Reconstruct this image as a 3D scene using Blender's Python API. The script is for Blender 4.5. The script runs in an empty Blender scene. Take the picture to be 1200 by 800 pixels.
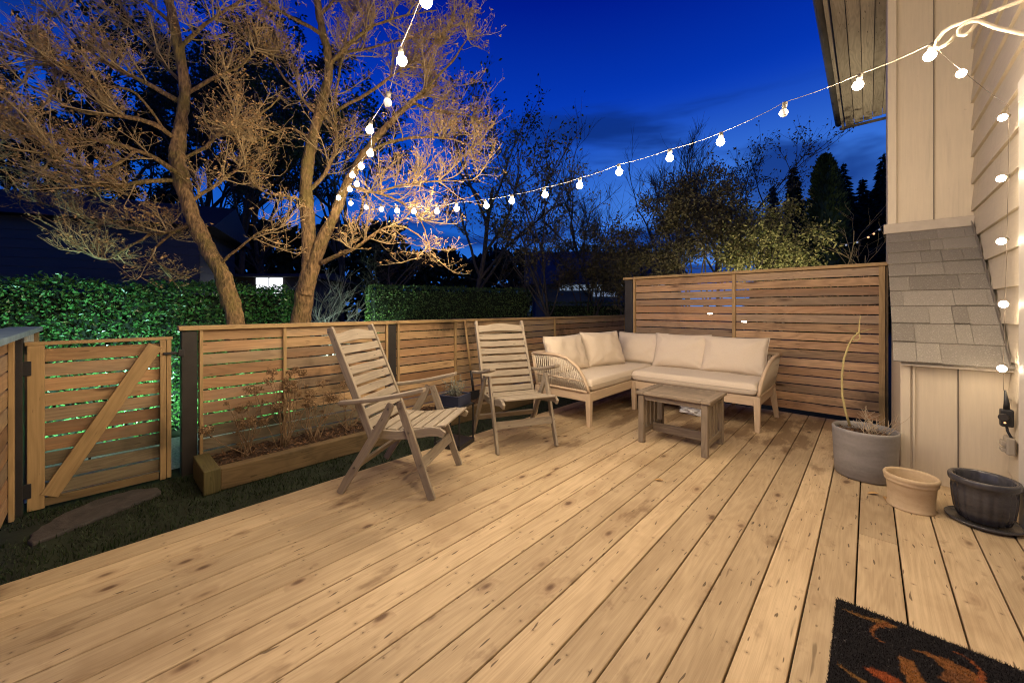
import bpy, bmesh, math, random
from mathutils import Vector, Matrix, noise, Quaternion
random.seed(7)
R = math.radians
S = bpy.context.scene
COL = S.collection
V = Vector

# ---------------------------------------------------------------- camera frame
F_PX, CAM_H, HOR_V = 450.0, 1.15, 362.0
TH = math.atan2(418, 450)
CT, ST = math.cos(TH), math.sin(TH)

def at(u, v, D):
    """world point at depth D metres along the camera axis seen at photo pixel (u, v)"""
    a = (u - 600) / F_PX; b = (HOR_V - v) / F_PX
    return V(((-ST + CT * a) * D, (CT + ST * a) * D, CAM_H + b * D))

# ---------------------------------------------------------------- object helpers
def tag(o, label=None, cat=None, group=None, kind=None):
    if label: o['label'] = label
    if cat: o['category'] = cat
    if group: o['group'] = group
    if kind: o['kind'] = kind
    return o

def thing(name, loc, label, cat, group=None, rz=0.0):
    o = bpy.data.objects.new(name, None)
    o.empty_display_size = 0.1
    COL.objects.link(o)
    o.location = loc; o.rotation_euler = (0, 0, rz)
    return tag(o, label, cat, group)

def copy_tree(o, parent=None):
    c = o.copy(); COL.objects.link(c); c.parent = parent
    for ch in o.children: copy_tree(ch, c)
    return c

class MB:
    """collects boxes, bars, tubes... with metre UVs along the longest axis"""
    def __init__(s): s.v = []; s.f = []; s.uv = []; s.sm = []
    def quadmesh(s, verts, faces, uvs=None, smooth=False):
        o = len(s.v); s.v += [tuple(p) for p in verts]
        for i, f in enumerate(faces):
            s.f.append(tuple(o + k for k in f))
            s.uv.append(uvs[i] if uvs else [(verts[k][0], verts[k][1]) for k in f])
            s.sm.append(smooth)
    def box(s, c, size, M=None):
        hx, hy, hz = [q / 2 for q in size]
        ax = sorted(range(3), key=lambda i: -size[i])
        off = (random.random() * 50, random.random() * 50)
        loc = [(x, y, z) for x in (-hx, hx) for y in (-hy, hy) for z in (-hz, hz)]
        fs = [(0, 1, 3, 2), (4, 6, 7, 5), (0, 4, 5, 1), (2, 3, 7, 6), (0, 2, 6, 4), (1, 5, 7, 3)]
        vs = []
        for p in loc:
            q = V(p)
            if M: q = M @ q
            vs.append(q + V(c))
        uvs = []
        for k, f in enumerate(fs):
            na = (0, 0, 1, 1, 2, 2)[k]
            rem = [a for a in ax if a != na]
            uvs.append([(loc[i][rem[0]] + off[0], loc[i][rem[1]] + off[1] + k * .37) for i in f])
        s.quadmesh(vs, fs, uvs)
    def bar(s, p0, p1, w, t, up=(0, 0, 1)):
        """box from p0 to p1; w across, t along `up`"""
        p0 = V(p0); p1 = V(p1); x = (p1 - p0); L = x.length; x.normalize()
        y = V(up).cross(x).normalized(); z = x.cross(y)
        M = Matrix((x, y, z)).transposed()
        s.box((p0 + p1) / 2, (L, w, t), M)
    def tube(s, pts, rad, n=8, cap=True, smooth=True):
        pts = [V(p) for p in pts]
        if not isinstance(rad, (list, tuple)): rad = [rad] * len(pts)
        t0 = (pts[1] - pts[0]).normalized()
        a = t0.orthogonal().normalized()
        vs = []; o = random.random() * 40; ln = 0; uvr = []
        for i, p in enumerate(pts):
            if i == 0: t = t0
            elif i == len(pts) - 1: t = (pts[i] - pts[i - 1]).normalized()
            else: t = (pts[i + 1] - pts[i - 1]).normalized()
            if i: ln += (pts[i] - pts[i - 1]).length
            a = (a - t * a.dot(t))
            if a.length < 1e-6: a = t.orthogonal()
            a.normalize(); b = t.cross(a)
            for k in range(n):
                an = 2 * math.pi * k / n
                vs.append(p + (a * math.cos(an) + b * math.sin(an)) * rad[i])
            uvr.append(ln + o)
        fs = []; uvs = []
        for i in range(len(pts) - 1):
            for k in range(n):
                k2 = (k + 1) % n
                fs.append((i * n + k, i * n + k2, (i + 1) * n + k2, (i + 1) * n + k))
                c = 2 * math.pi * rad[i]
                uvs.append([(uvr[i], c * k / n), (uvr[i], c * (k + 1) / n), (uvr[i + 1], c * (k + 1) / n), (uvr[i + 1], c * k / n)])
        if cap and n > 2:
            fs.append(tuple(range(n - 1, -1, -1))); uvs.append([(0, 0)] * n)
            m = (len(pts) - 1) * n
            fs.append(tuple(m + k for k in range(n))); uvs.append([(0, 0)] * n)
        s.quadmesh(vs, fs, uvs, smooth)
    def ribbon(s, pts, widths, thick, across):
        """flat plank following pts (in one plane), `across` = unit normal of that plane"""
        pts = [V(p) for p in pts]; n = V(across).normalized()
        if not isinstance(widths, (list, tuple)): widths = [widths] * len(pts)
        vs = []; us = []; ln = random.random() * 40; vo = random.random() * 40
        for i, p in enumerate(pts):
            if i == 0: t = pts[1] - pts[0]
            elif i == len(pts) - 1: t = pts[i] - pts[i - 1]
            else: t = pts[i + 1] - pts[i - 1]
            t.normalize(); w = n.cross(t) * widths[i] / 2; h = n * thick / 2
            vs += [p - w - h, p + w - h, p + w + h, p - w + h]
            if i: ln += (p - pts[i - 1]).length
            us.append(ln)
        fs = []; uvs = []
        for i in range(len(pts) - 1):
            a = 4 * i; b = a + 4
            for k in range(4):
                k2 = (k + 1) % 4
                fs.append((a + k, a + k2, b + k2, b + k))
                v0 = vo + k * .3
                uvs.append([(us[i], v0), (us[i], v0 + widths[i] * .9), (us[i + 1], v0 + widths[i] * .9), (us[i + 1], v0)])
        m = 4 * (len(pts) - 1)
        fs += [(3, 2, 1, 0), (m, m + 1, m + 2, m + 3)]
        uvs += [[(vo, vo), (vo + .02, vo), (vo + .02, vo + .02), (vo, vo + .02)]] * 2
        s.quadmesh(vs, fs, uvs)
    def prism(s, outline, ext):
        """outline: list of 3D points (planar, ordered), ext: extrusion vector"""
        n = len(outline); e = V(ext); a = [V(p) for p in outline]; vs = a + [p + e for p in a]
        fs = [tuple(range(n - 1, -1, -1)), tuple(range(n, 2 * n))]
        o = random.random() * 30
        uv = lambda p: (p.x + p.y + o, p.z + o)
        uvs = [[uv(vs[k]) for k in fs[0]], [uv(vs[k]) for k in fs[1]]]
        for k in range(n):
            k2 = (k + 1) % n
            fs.append((k, k2, n + k2, n + k)); uvs.append([uv(vs[q]) for q in fs[-1]])
        s.quadmesh(vs, fs, uvs)
    def lathe(s, prof, c=(0, 0, 0), n=48, rx=1.0, ry=1.0, flute=None):
        vs = []; fs = []
        for (r, z) in prof:
            for k in range(n):
                an = 2 * math.pi * k / n
                rr = r * (flute(an, z) if flute else 1)
                vs.append((c[0] + rr * rx * math.cos(an), c[1] + rr * ry * math.sin(an), c[2] + z))
        uvs = []
        for i in range(len(prof) - 1):
            for k in range(n):
                k2 = (k + 1) % n
                fs.append((i * n + k, i * n + k2, (i + 1) * n + k2, (i + 1) * n + k))
                uvs.append([(k / n, prof[i][1]), ((k + 1) / n, prof[i][1]), ((k + 1) / n, prof[i + 1][1]), (k / n, prof[i + 1][1])])
        s.quadmesh(vs, fs, uvs, True)
    def leaf(s, p, d, n, L, W):
        p = V(p); d = V(d).normalized(); w = d.cross(V(n))
        if w.length < 1e-4: w = d.orthogonal()
        w.normalize(); nn = w.cross(d)
        o = len(s.v)
        m = p + d * L * .5
        s.v += [tuple(p), tuple(m + w * W / 2 + nn * W * .18), tuple(p + d * L), tuple(m - w * W / 2 + nn * W * .18)]
        s.f += [(o, o + 1, o + 2), (o, o + 2, o + 3)]
        s.uv += [[(0, 0), (.5, 1), (1, .5)], [(0, 0), (1, .5), (.5, 0)]]
        s.sm += [False, False]
    def build(s, name, mat, parent=None, bevel=0, seg=2, kind=None, loc=None):
        me = bpy.data.meshes.new(name)
        me.from_pydata(s.v, [], s.f); 
        ul = me.uv_layers.new(name='UVMap')
        flat = [c for f in s.uv for p in f for c in p]
        ul.data.foreach_set('uv', flat)
        me.polygons.foreach_set('use_smooth', s.sm)
        for m in (mat if isinstance(mat, list) else [mat]): me.materials.append(m)
        me.update()
        o = bpy.data.objects.new(name, me); COL.objects.link(o)
        if parent:
            o.parent = parent
        if loc: o.location = loc
        if bevel:
            b = o.modifiers.new('Bevel', 'BEVEL'); b.width = bevel; b.segments = seg; b.limit_method = 'ANGLE'; b.angle_limit = R(40)
        if kind: o['kind'] = kind
        return o
    def shifted(s, d):
        d = V(d); s.v = [tuple(V(p) - d) for p in s.v]; return s

# ---------------------------------------------------------------- materials
class NT:
    def __init__(s, name):
        s.m = bpy.data.materials.new(name); s.m.use_nodes = True
        s.t = s.m.node_tree; s.n = s.t.nodes; s.b = s.n['Principled BSDF']
    def new(s, typ, **kw):
        nd = s.n.new(typ)
        for k, v in kw.items():
            if k.startswith('_'):
                setattr(nd, k[1:], v)
        return nd
    def link(s, a, b): s.t.links.new(a, b)
    def val(s, sock, x):
        if hasattr(x, 'links') or isinstance(x, bpy.types.NodeSocket): s.link(x, sock)
        else: sock.default_value = x
    def math(s, op, a, b=0.0, c=0.0, clamp=False):
        nd = s.n.new('ShaderNodeMath'); nd.operation = op; nd.use_clamp = clamp
        s.val(nd.inputs[0], a); s.val(nd.inputs[1], b); s.val(nd.inputs[2], c)
        return nd.outputs[0]
    def vmath(s, op, a, b):
        nd = s.n.new('ShaderNodeVectorMath'); nd.operation = op
        s.val(nd.inputs[0], a); s.val(nd.inputs[1], b)
        return nd.outputs[0]
    def noise(s, vec, scale=1, detail=4, rough=.55, dist=0, color=False):
        nd = s.n.new('ShaderNodeTexNoise'); s.val(nd.inputs['Vector'], vec)
        nd.inputs['Scale'].default_value = scale; nd.inputs['Detail'].default_value = detail
        nd.inputs['Roughness'].default_value = rough; nd.inputs['Distortion'].default_value = dist
        return nd.outputs['Color' if color else 0]
    def voro(s, vec, scale=1, rand=1, feature='F1'):
        nd = s.n.new('ShaderNodeTexVoronoi'); nd.feature = feature; s.val(nd.inputs['Vector'], vec)
        nd.inputs['Scale'].default_value = scale; nd.inputs['Randomness'].default_value = rand
        return nd.outputs['Distance'], nd.outputs['Color']
    def ramp(s, fac, stops):
        nd = s.n.new('ShaderNodeValToRGB'); s.link(fac, nd.inputs[0])
        e = nd.color_ramp.elements
        while len(e) < len(stops): e.new(.5)
        for i, (p, c) in enumerate(stops):
            e[i].position = p; e[i].color = tuple(c) + ((1,) if len(c) == 3 else ())
        return nd.outputs[0]
    def smooth(s, x, a, b, lo=0.0, hi=1.0):
        nd = s.n.new('ShaderNodeMapRange'); nd.interpolation_type = 'SMOOTHSTEP'
        s.val(nd.inputs[0], x); nd.inputs[1].default_value = a; nd.inputs[2].default_value = b
        nd.inputs[3].default_value = lo; nd.inputs[4].default_value = hi
        return nd.outputs[0]
    def mix(s, fac, a, b, typ='MIX'):
        nd = s.n.new('ShaderNodeMixRGB'); nd.blend_type = typ
        s.val(nd.inputs[0], fac)
        for k, x in ((1, a), (2, b)):
            if isinstance(x, tuple): nd.inputs[k].default_value = x + (1,) if len(x) == 3 else x
            else: s.val(nd.inputs[k], x)
        return nd.outputs[0]
    def bump(s, h, strength=.3, dist=.01):
        nd = s.n.new('ShaderNodeBump'); nd.inputs['Strength'].default_value = strength; nd.inputs['Distance'].default_value = dist
        s.link(h, nd.inputs['Height']); s.link(nd.outputs[0], s.b.inputs['Normal'])
    def uv(s): return s.n.new('ShaderNodeTexCoord').outputs['UV']
    def obj(s): return s.n.new('ShaderNodeTexCoord').outputs['Object']
    def island(s): return s.n.new('ShaderNodeNewGeometry').outputs['Random Per Island']
    def setc(s, c):
        s.val(s.b.inputs['Base Color'], c + (1,) if isinstance(c, tuple) else c)
    def rough(s, r): s.val(s.b.inputs['Roughness'], r)

def scale_vec(N, vec, sc): return N.vmath('MULTIPLY', vec, sc)

def wood(name, dark, light, knot=(.09, .04, .02), knots=.5, var=.3, streak=.5, red=None, rough=.62, bump=.25, stain=None, stain_amt=0, ks=(1.5, 8.0), ringw=.12, fl=(.20,.68), kr=(.05,.13), ystain=False, grey=None, screws=False):
    N = NT(name)
    isl = N.island(); uv = N.uv()
    cmb = N.n.new('ShaderNodeCombineXYZ')
    N.link(N.math('MULTIPLY', isl, 37.0), cmb.inputs[0]); N.link(N.math('MULTIPLY', isl, 91.0), cmb.inputs[1])
    p = N.vmath('ADD', uv, cmb.outputs[0])
    # knots first: they bend the grain
    kd, kc = N.voro(scale_vec(N, p, (ks[0], ks[1], 1)), 1, 1)
    sepk = N.n.new('ShaderNodeSeparateColor'); N.link(kc, sepk.inputs[0])
    pick = N.math('GREATER_THAN', sepk.outputs[0], 1 - knots)
    kn = N.math('MULTIPLY', N.smooth(kd, kr[0], kr[1], 1, 0), pick)
    halo = N.math('MULTIPLY', N.smooth(kd, .05, .4, 1, 0), pick)
    low = N.noise(scale_vec(N, p, (.9, 7, 1)), 1, 2, .5, .3)
    low = N.math('ADD', low, N.math('MULTIPLY', halo, .16))
    ring = N.math('ADD', N.math('MULTIPLY', N.math('SINE', N.math('MULTIPLY', low, 75.0)), .5), .5)
    fine = N.math('ADD', N.math('MULTIPLY', N.noise(scale_vec(N, p, (3, 120, 1)), 1, 5, .7), .55), N.math('MULTIPLY', N.noise(scale_vec(N, p, (7, 420, 1)), 1, 3, .7), .45))
    broad = N.noise(scale_vec(N, p, (1.6, 6, 1)), 1, 3, .6)
    fac = N.math('ADD', N.math('MULTIPLY', ring, ringw), N.math('ADD', N.math('MULTIPLY', fine, .62), N.math('MULTIPLY', broad, .42 - ringw * .5)))
    col = N.ramp(fac, [(fl[0], dark), (fl[1], light)])
    if red:
        col = N.mix(N.math('MULTIPLY', N.smooth(N.noise(cmb.outputs[0], 3.1, 0), .38, .64), .75), col, N.ramp(fac, [(.2, tuple(c * .6 for c in red)), (.75, red)]))
    if grey:
        gz = N.noise(cmb.outputs[0], 5.7, 0); gp = N.noise(scale_vec(N, p, (1.1, 5, 1)), 1, 4, .65)
        col = N.mix(N.smooth(N.math('ADD', N.math('MULTIPLY', gz, .6), N.math('MULTIPLY', gp, .5)), .50, .70, 0, .75), col, N.ramp(fac, [(fl[0], tuple(c * .45 for c in grey)), (fl[1], grey)]))
    col = N.mix(N.math('MULTIPLY', halo, .35), col, tuple(c * 2.2 for c in knot))
    col = N.mix(N.math('MULTIPLY', kn, .85), col, knot)
    # long dark checks and scuffs
    st = N.noise(scale_vec(N, p, (3.2, 34, 1)), 1, 2, .5)
    st2 = N.noise(scale_vec(N, p, (11, 60, 1)), 1, 1, .5)
    col = N.mix(N.math('MULTIPLY', N.smooth(st2, .70, .745), streak), col, tuple(c * .40 for c in dark))
    col = N.mix(N.math('MULTIPLY', N.smooth(st, .70, .78), streak * .7), col, tuple(c * .45 for c in dark))
    if stain:
        so = N.noise(N.obj(), 1.3, 5, .62)
        col = N.mix(N.smooth(so, .52, .72, 0, stain_amt), col, stain)
    if ystain:
        # damp, dirty boards near the screen
        sy = N.n.new('ShaderNodeSeparateXYZ'); N.link(N.obj(), sy.inputs[0])
        pull = N.smooth(sy.outputs[1], 2.9, 4.6, 0, .17)
        dn = N.math('ADD', N.noise(scale_vec(N, N.obj(), (4.5, 1.6, 1)), 1, 5, .6), pull)
        col = N.mix(N.smooth(dn, .60, .70, 0, .62), col, (.13, .07, .032))
        sc = N.noise(scale_vec(N, N.obj(), (9, 5, 1)), 1, 4, .7)
        col = N.mix(N.smooth(sc, .60, .72, 0, .45), col, (.20, .12, .065))
    if screws:
        sq = N.n.new('ShaderNodeSeparateXYZ'); N.link(N.obj(), sq.inputs[0])
        fx = N.math('FRACT', N.math('DIVIDE', N.math('SUBTRACT', sq.outputs[0], -.0365 - 40 * .1455), .1455))
        fx = N.math('MULTIPLY', N.math('SUBTRACT', .295, N.math('ABSOLUTE', N.math('SUBTRACT', fx, .485))), .1455)
        fy = N.math('MULTIPLY', N.math('SUBTRACT', N.math('FRACT', N.math('DIVIDE', N.math('ADD', sq.outputs[1], 10.07), .42)), .5), .42)
        dd = N.math('SQRT', N.math('ADD', N.math('MULTIPLY', fx, fx), N.math('MULTIPLY', fy, fy)))
        col = N.mix(N.smooth(dd, .0026, .0044, .55, 0), col, (.035, .022, .014))
        col = N.mix(N.smooth(dd, .004, .014, .25, 0), col, (.12, .07, .035))
    val = N.math('ADD', N.math('MULTIPLY', isl, var), 1 - var * .55)
    col = N.mix(1.0, col, N.vmath('MULTIPLY', (1, 1, 1), (1, 1, 1)) if False else N.math('MULTIPLY', val, 1.0), 'MULTIPLY')
    N.setc(col)
    N.rough(N.math('ADD', N.math('MULTIPLY', fine, .25), rough - .12))
    N.b.inputs['Specular IOR Level'].default_value = .3
    h = N.math('ADD', N.math('MULTIPLY', fine, .6), N.math('MULTIPLY', ring, .25))
    N.bump(h, bump, .004)
    return N.m

def plain(name, c, rough=.6, metal=0, nscale=0, namt=.15, bump=0, spec=.4):
    N = NT(name)
    if nscale:
        n = N.noise(N.obj(), nscale, 5, .6)
        N.setc(N.ramp(n, [(.25, tuple(x * (1 - namt) for x in c)), (.75, tuple(min(1, x * (1 + namt)) for x in c))]))
        if bump: N.bump(n, bump, .01)
    else: N.setc(c)
    N.rough(rough); N.b.inputs['Metallic'].default_value = metal; N.b.inputs['Specular IOR Level'].default_value = spec
    return N.m

def leafmat(name, dark, light, rough=.45, trans=.0, nscale=0):
    N = NT(name)
    isl = N.island()
    N.setc(N.ramp(isl, [(0, dark), (1, light)])); N.rough(rough)
    N.b.inputs['Specular IOR Level'].default_value = .35
    return N.m

def emit(name, c, s):
    N = NT(name); N.b.inputs['Base Color'].default_value = (.8, .8, .8, 1)
    N.b.inputs['Emission Color'].default_value = c + (1,); N.b.inputs['Emission Strength'].default_value = s
    return N.m

def bark(name, dark, light, moss=None, sc=32):
    N = NT(name)
    p = scale_vec(N, N.obj(), (1, 1, .35))
    n = N.noise(p, sc, 6, .7, .6)
    vd, _ = N.voro(p, sc * 1.3)
    f = N.math('ADD', N.math('MULTIPLY', n, .7), N.math('MULTIPLY', vd, .35))
    col = N.ramp(f, [(.25, dark), (.7, light)])
    if moss: col = N.mix(N.smooth(N.noise(N.obj(), 3.5, 4, .6), .45, .62, 0, .7), col, moss)
    N.setc(col); N.rough(.9); N.bump(f, 1.0, .035)
    return N.m

M = {}
M['deck'] = wood('deck_wood', (.245, .162, .084), (.54, .41, .25), knot=(.085, .042, .02), knots=.34, var=.34, streak=.9, rough=.6, bump=.35, stain=(.25, .16, .08), stain_amt=.45, ystain=True, ks=(4.2, 8.5), ringw=.07, fl=(.25, .65), kr=(.06, .17), screws=True)
M['cedar'] = wood('cedar_slats', (.15, .085, .040), (.55, .365, .185), knot=(.05, .022, .012), knots=.25, var=.6, streak=.6, red=(.37, .19, .09), bump=.4, stain=(.055, .035, .020), stain_amt=.85, ks=(2.6, 11), ringw=.12, kr=(.07, .22), grey=(.30, .23, .155))
M['cedar_red'] = wood('red_cedar_slats', (.14, .075, .038), (.54, .345, .185), knot=(.05, .022, .012), knots=.25, var=.65, streak=.6, red=(.42, .225, .115), bump=.4, stain=(.07, .045, .028), stain_amt=.8, ks=(2.6, 11), ringw=.14, kr=(.07, .22), grey=(.33, .25, .17))
M['trim'] = wood('yellow_trim', (.19, .12, .05), (.47, .315, .145), knot=(.08, .04, .02), knots=.2, var=.2, streak=.3, bump=.3, stain=(.085, .062, .03), stain_amt=.7, ks=(3, 14))
M['timber'] = wood('planter_timber', (.055, .038, .018), (.23, .155, .075), knot=(.03, .02, .012), knots=.4, var=.2, streak=.6, bump=.4, stain=(.035, .028, .016), stain_amt=.9, ks=(3, 10))
M['teak'] = wood('weathered_teak', (.125, .099, .070), (.395, .332, .25), knot=(.1, .07, .05), knots=.04, var=.35, streak=.6, bump=.4, rough=.78, ringw=.06, stain=(.13, .105, .08), stain_amt=.7)
M['timber_shaded'] = wood('mossy_shaded_timber', (.035, .03, .014), (.15, .125, .05), var=.2, streak=.6, bump=.4, stain=(.02, .016, .01), stain_amt=.9)  # mossy end timber, with the shade of its unlit front put into the colour
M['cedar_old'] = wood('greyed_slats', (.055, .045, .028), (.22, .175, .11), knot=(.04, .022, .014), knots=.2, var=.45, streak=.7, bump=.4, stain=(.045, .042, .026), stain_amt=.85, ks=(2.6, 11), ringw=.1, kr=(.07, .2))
M['tablewood'] = wood('grey_teak', (.085, .064, .045), (.305, .243, .176), knot=(.06, .045, .035), knots=.08, var=.35, streak=.6, bump=.4, rough=.78)
M['acacia'] = wood('sofa_wood', (.42, .31, .20), (.60, .46, .32), knot=(.2, .12, .07), knots=.05, var=.12, streak=.15, bump=.15, rough=.55)
M['blackpost'] = plain('black_post', (.028, .024, .021), .55, nscale=8, namt=.3, bump=.1)
M['black'] = plain('black_metal', (.02, .02, .022), .45)
M['bluecap'] = plain('blue_grey_cap', (.16, .24, .29), .55, nscale=9, namt=.3)
M['greypanel'] = plain('pale_grey_panel', (.42, .43, .40), .7, nscale=14, namt=.3)

# ---- fabric
def fabric(name, c):
    N = NT(name); o = N.obj()
    w1 = N.noise(scale_vec(N, o, (420, 420, 60)), 1, 2); w2 = N.noise(scale_vec(N, o, (60, 60, 420)), 1, 2)
    f = N.math('ADD', N.math('MULTIPLY', w1, .5), N.math('MULTIPLY', w2, .5))
    big = N.noise(o, 4, 3)
    col = N.ramp(f, [(.3, tuple(x * .88 for x in c)), (.7, c)])
    col = N.mix(N.smooth(big, .5, .75, 0, .12), col, tuple(x * .8 for x in c))
    N.setc(col); N.rough(.95); N.b.inputs['Specular IOR Level'].default_value = .15
    N.b.inputs['Sheen Weight'].default_value = .15
    N.bump(f, .25, .002)
    return N.m
M['cushion'] = fabric('cream_fabric', (.73, .625, .495))
M['rope'] = plain('cream_rope', (.64, .56, .44), .85, nscale=260, namt=.18, bump=.3)
M['piping'] = fabric('cream_piping', (.62, .54, .43))

# ---- painted siding
def paint(name, c, nx=(3, 3, 3)):
    N = NT(name); o = N.obj()
    grain = N.noise(scale_vec(N, o, nx), 1, 6, .65)
    big = N.noise(o, 1.4, 5, .6)
    f = N.math('ADD', N.math('MULTIPLY', grain, .5), N.math('MULTIPLY', big, .5))
    col = N.ramp(f, [(.3, tuple(x * .84 for x in c)), (.65, c)])
    sp = N.noise(o, 38, 3, .7)
    col = N.mix(N.smooth(sp, .68, .74, 0, .35), col, tuple(x * .5 for x in c))
    dr = N.noise(scale_vec(N, o, (22, 22, 1.1)), 1, 4, .6)
    col = N.mix(N.smooth(dr, .56, .74, 0, .3), col, tuple(x * .55 for x in c))
    N.setc(col); N.rough(.6); N.bump(grain, .35, .004)
    return N.m
M['siding'] = paint('beige_siding', (.57, .49, .37), (40, 5, 60))
M['batten'] = paint('beige_panel', (.62, .525, .385), (70, 60, 4))
M['trimpaint'] = paint('beige_trim', (.65, .56, .42), (60, 60, 3))
M['soffit'] = wood('stained_soffit', (.26, .20, .145), (.62, .52, .40), knot=(.05, .03, .02), knots=.2, var=.5, streak=.9, stain=(.08, .055, .04), stain_amt=.7)
M['gutter'] = plain('grey_gutter', (.16, .14, .12), .5, nscale=6, namt=.3)
M['flash'] = plain('taupe_flashing', (.40, .34, .27), .5, nscale=12, namt=.1)
M['casing'] = plain('white_casing', (.62, .58, .51), .5, nscale=20, namt=.04)
def shingle():
    N = NT('grey_shingle'); o = N.obj(); isl = N.island()
    g = N.noise(o, 420, 2, .8); g2 = N.noise(o, 150, 2, .6)
    base = N.ramp(isl, [(0, (.19, .168, .138)), (.3, (.26, .232, .192)), (.7, (.295, .265, .22)), (1, (.335, .30, .25))])
    col = N.mix(N.smooth(g, .35, .62, 0, .65), base, (.11, .10, .09))
    col = N.mix(N.smooth(g2, .56, .7, 0, .5), col, (.48, .455, .41))
    N.setc(col); N.rough(.95); N.bump(g, .7, .004)
    return N.m
M['shingle'] = shingle()
M['glass_dark'] = plain('dark_glass', (.02, .022, .025), .08, spec=.6)

# ---- ground etc
def soil():
    N = NT('mulch'); o = N.obj()
    a = N.noise(o, 38, 6, .75); d, c = N.voro(o, 55)
    f = N.math('ADD', N.math('MULTIPLY', a, .6), N.math('MULTIPLY', d, .5))
    N.setc(N.ramp(f, [(.25, (.018, .010, .006)), (.55, (.06, .033, .018)), (.85, (.15, .085, .045))])); N.rough(.95); N.bump(f, 1.0, .03)
    return N.m
M['mulch'] = soil()
M['ground'] = plain('dark_turf', (.014, .020, .009), .95, nscale=9, namt=.6, bump=.6)
M['grass'] = leafmat('grass_blades', (.005, .012, .003), (.022, .042, .010), .6)
def slate():
    N = NT('slate_stone'); o = N.obj()
    n = N.noise(o, 9, 7, .7, .8)
    N.setc(N.ramp(n, [(.3, (.025, .022, .021)), (.7, (.085, .072, .066))])); N.rough(.8); N.bump(n, .7, .02)
    return N.m
M['slate'] = slate()
M['gravel'] = plain('pale_gravel', (.46, .45, .42), .9, nscale=45, namt=.5, bump=.8)
M['pot_grey'] = None
def glaze(name, c, c2, rough=.4, stripes=0):
    N = NT(name); o = N.obj()
    n = N.noise(scale_vec(N, o, (3, 3, 14)), 1, 5, .6); n2 = N.noise(o, 60, 3, .7)
    f = N.math('ADD', N.math('MULTIPLY', n, .75), N.math('MULTIPLY', n2, .25))
    N.setc(N.ramp(f, [(.3, c), (.7, c2)])); N.rough(rough); N.bump(f, .15, .004)
    return N.m
M['pot_grey'] = glaze('grey_glaze', (.17, .16, .15), (.30, .28, .265), .5)
M['pot_tan'] = glaze('tan_clay', (.42, .30, .17), (.60, .46, .29), .7)
M['pot_dark'] = glaze('charcoal_glaze', (.028, .028, .032), (.075, .072, .078), .25)
M['pot_blue'] = glaze('navy_glaze', (.018, .024, .05), (.04, .05, .09), .35)
M['bark_warm'] = bark('mossy_bark', (.045, .027, .011), (.38, .235, .10), moss=(.19, .15, .035))
M['twig'] = plain('twig_bark', (.36, .26, .125), .85, nscale=7, namt=.5)
M['twig_pale'] = plain('pale_twigs', (.42, .33, .22), .85, nscale=60, namt=.3)
M['twig_dark'] = plain('dark_twig', (.055, .045, .038), .9)
M['bark_dark'] = bark('dark_bark', (.03, .025, .02), (.09, .075, .06))
M['dead_leaf'] = leafmat('dead_leaves', (.24, .125, .04), (.60, .39, .17), .8)
M['mulch_chip'] = leafmat('mulch_chips', (.05, .025, .012), (.20, .11, .055), .9)
M['dry_stem'] = plain('dry_stems', (.24, .155, .085), .85, nscale=60, namt=.35)
M['dry_bloom'] = leafmat('dry_blooms', (.13, .075, .034), (.34, .215, .11), .85)
M['hedge_leaf'] = leafmat('laurel_leaves', (.018, .060, .012), (.06, .17, .04), .28)
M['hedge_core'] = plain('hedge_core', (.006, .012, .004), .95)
M['box_leaf'] = leafmat('clipped_leaves', (.025, .05, .010), (.07, .115, .028), .5)
M['shrub_leaf'] = leafmat('shrub_leaves', (.07, .09, .020), (.30, .27, .10), .6)
M['shrub_dark'] = leafmat('dull_shrub_leaves', (.045, .045, .018), (.13, .105, .045), .6)
M['conifer'] = leafmat('conifer_sprays', (.008, .016, .007), (.02, .036, .014), .75)
M['thuja'] = leafmat('thuja_sprays', (.016, .032, .008), (.045, .075, .02), .7)
M['sprout'] = plain('yellow_stem', (.40, .33, .14), .7, nscale=50, namt=.2)
M['grey_leaf'] = leafmat('grey_green_leaves', (.10, .11, .085), (.24, .25, .20), .8)
M['wire_white'] = plain('pale_wire', (.34, .29, .23), .6)
M['wire_dark'] = plain('brown_wire', (.10, .08, .06), .6)
M['socket'] = plain('bulb_socket', (.16, .14, .11), .5)
M['bulb'] = emit('warm_bulb', (1.0, .80, .56), 880)
M['bulb_tree'] = emit('warm_tree_bulb', (1.0, .80, .56), 380)
M['bulb_wall'] = emit('warm_wall_bulb', (1.0, .80, .56), 140)
M['bulb_off'] = plain('unlit_frosted_bulb', (.75, .73, .70), .12, spec=.7)
M['bulb_dim'] = emit('dim_bulb', (1.0, .84, .62), 30)
M['bracket'] = plain('cream_iron', (.62, .54, .40), .5)
M['plastic_clear'] = plain('smoky_plastic', (.34, .30, .24), .2, spec=.6)
M['plastic_white'] = plain('crumpled_plastic', (.66, .66, .68), .3, nscale=30, namt=.15)
M['bolt'] = plain('bolt_steel', (.22, .20, .17), .4, metal=.9)
M['lamp_cool'] = emit('cool_lamp', (.72, 1.0, .88), 60)
M['win_white'] = emit('white_window', (.92, .95, 1.0), 2.2)
M['globe_warm'] = emit('far_globe', (1.0, .93, .80), 60)
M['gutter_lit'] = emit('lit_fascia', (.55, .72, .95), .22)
M['house_dark'] = paint('dark_siding', (.055, .050, .048), (4, 60, 60))
M['house_blue'] = paint('slate_wall', (.05, .09, .13), (20, 20, 20))
M['roof_dark'] = plain('dark_roof', (.035, .04, .045), .9, nscale=20, namt=.3)
M['xmas_r'] = emit('fairy_amber', (1, .45, .15), 1.6)

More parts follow.
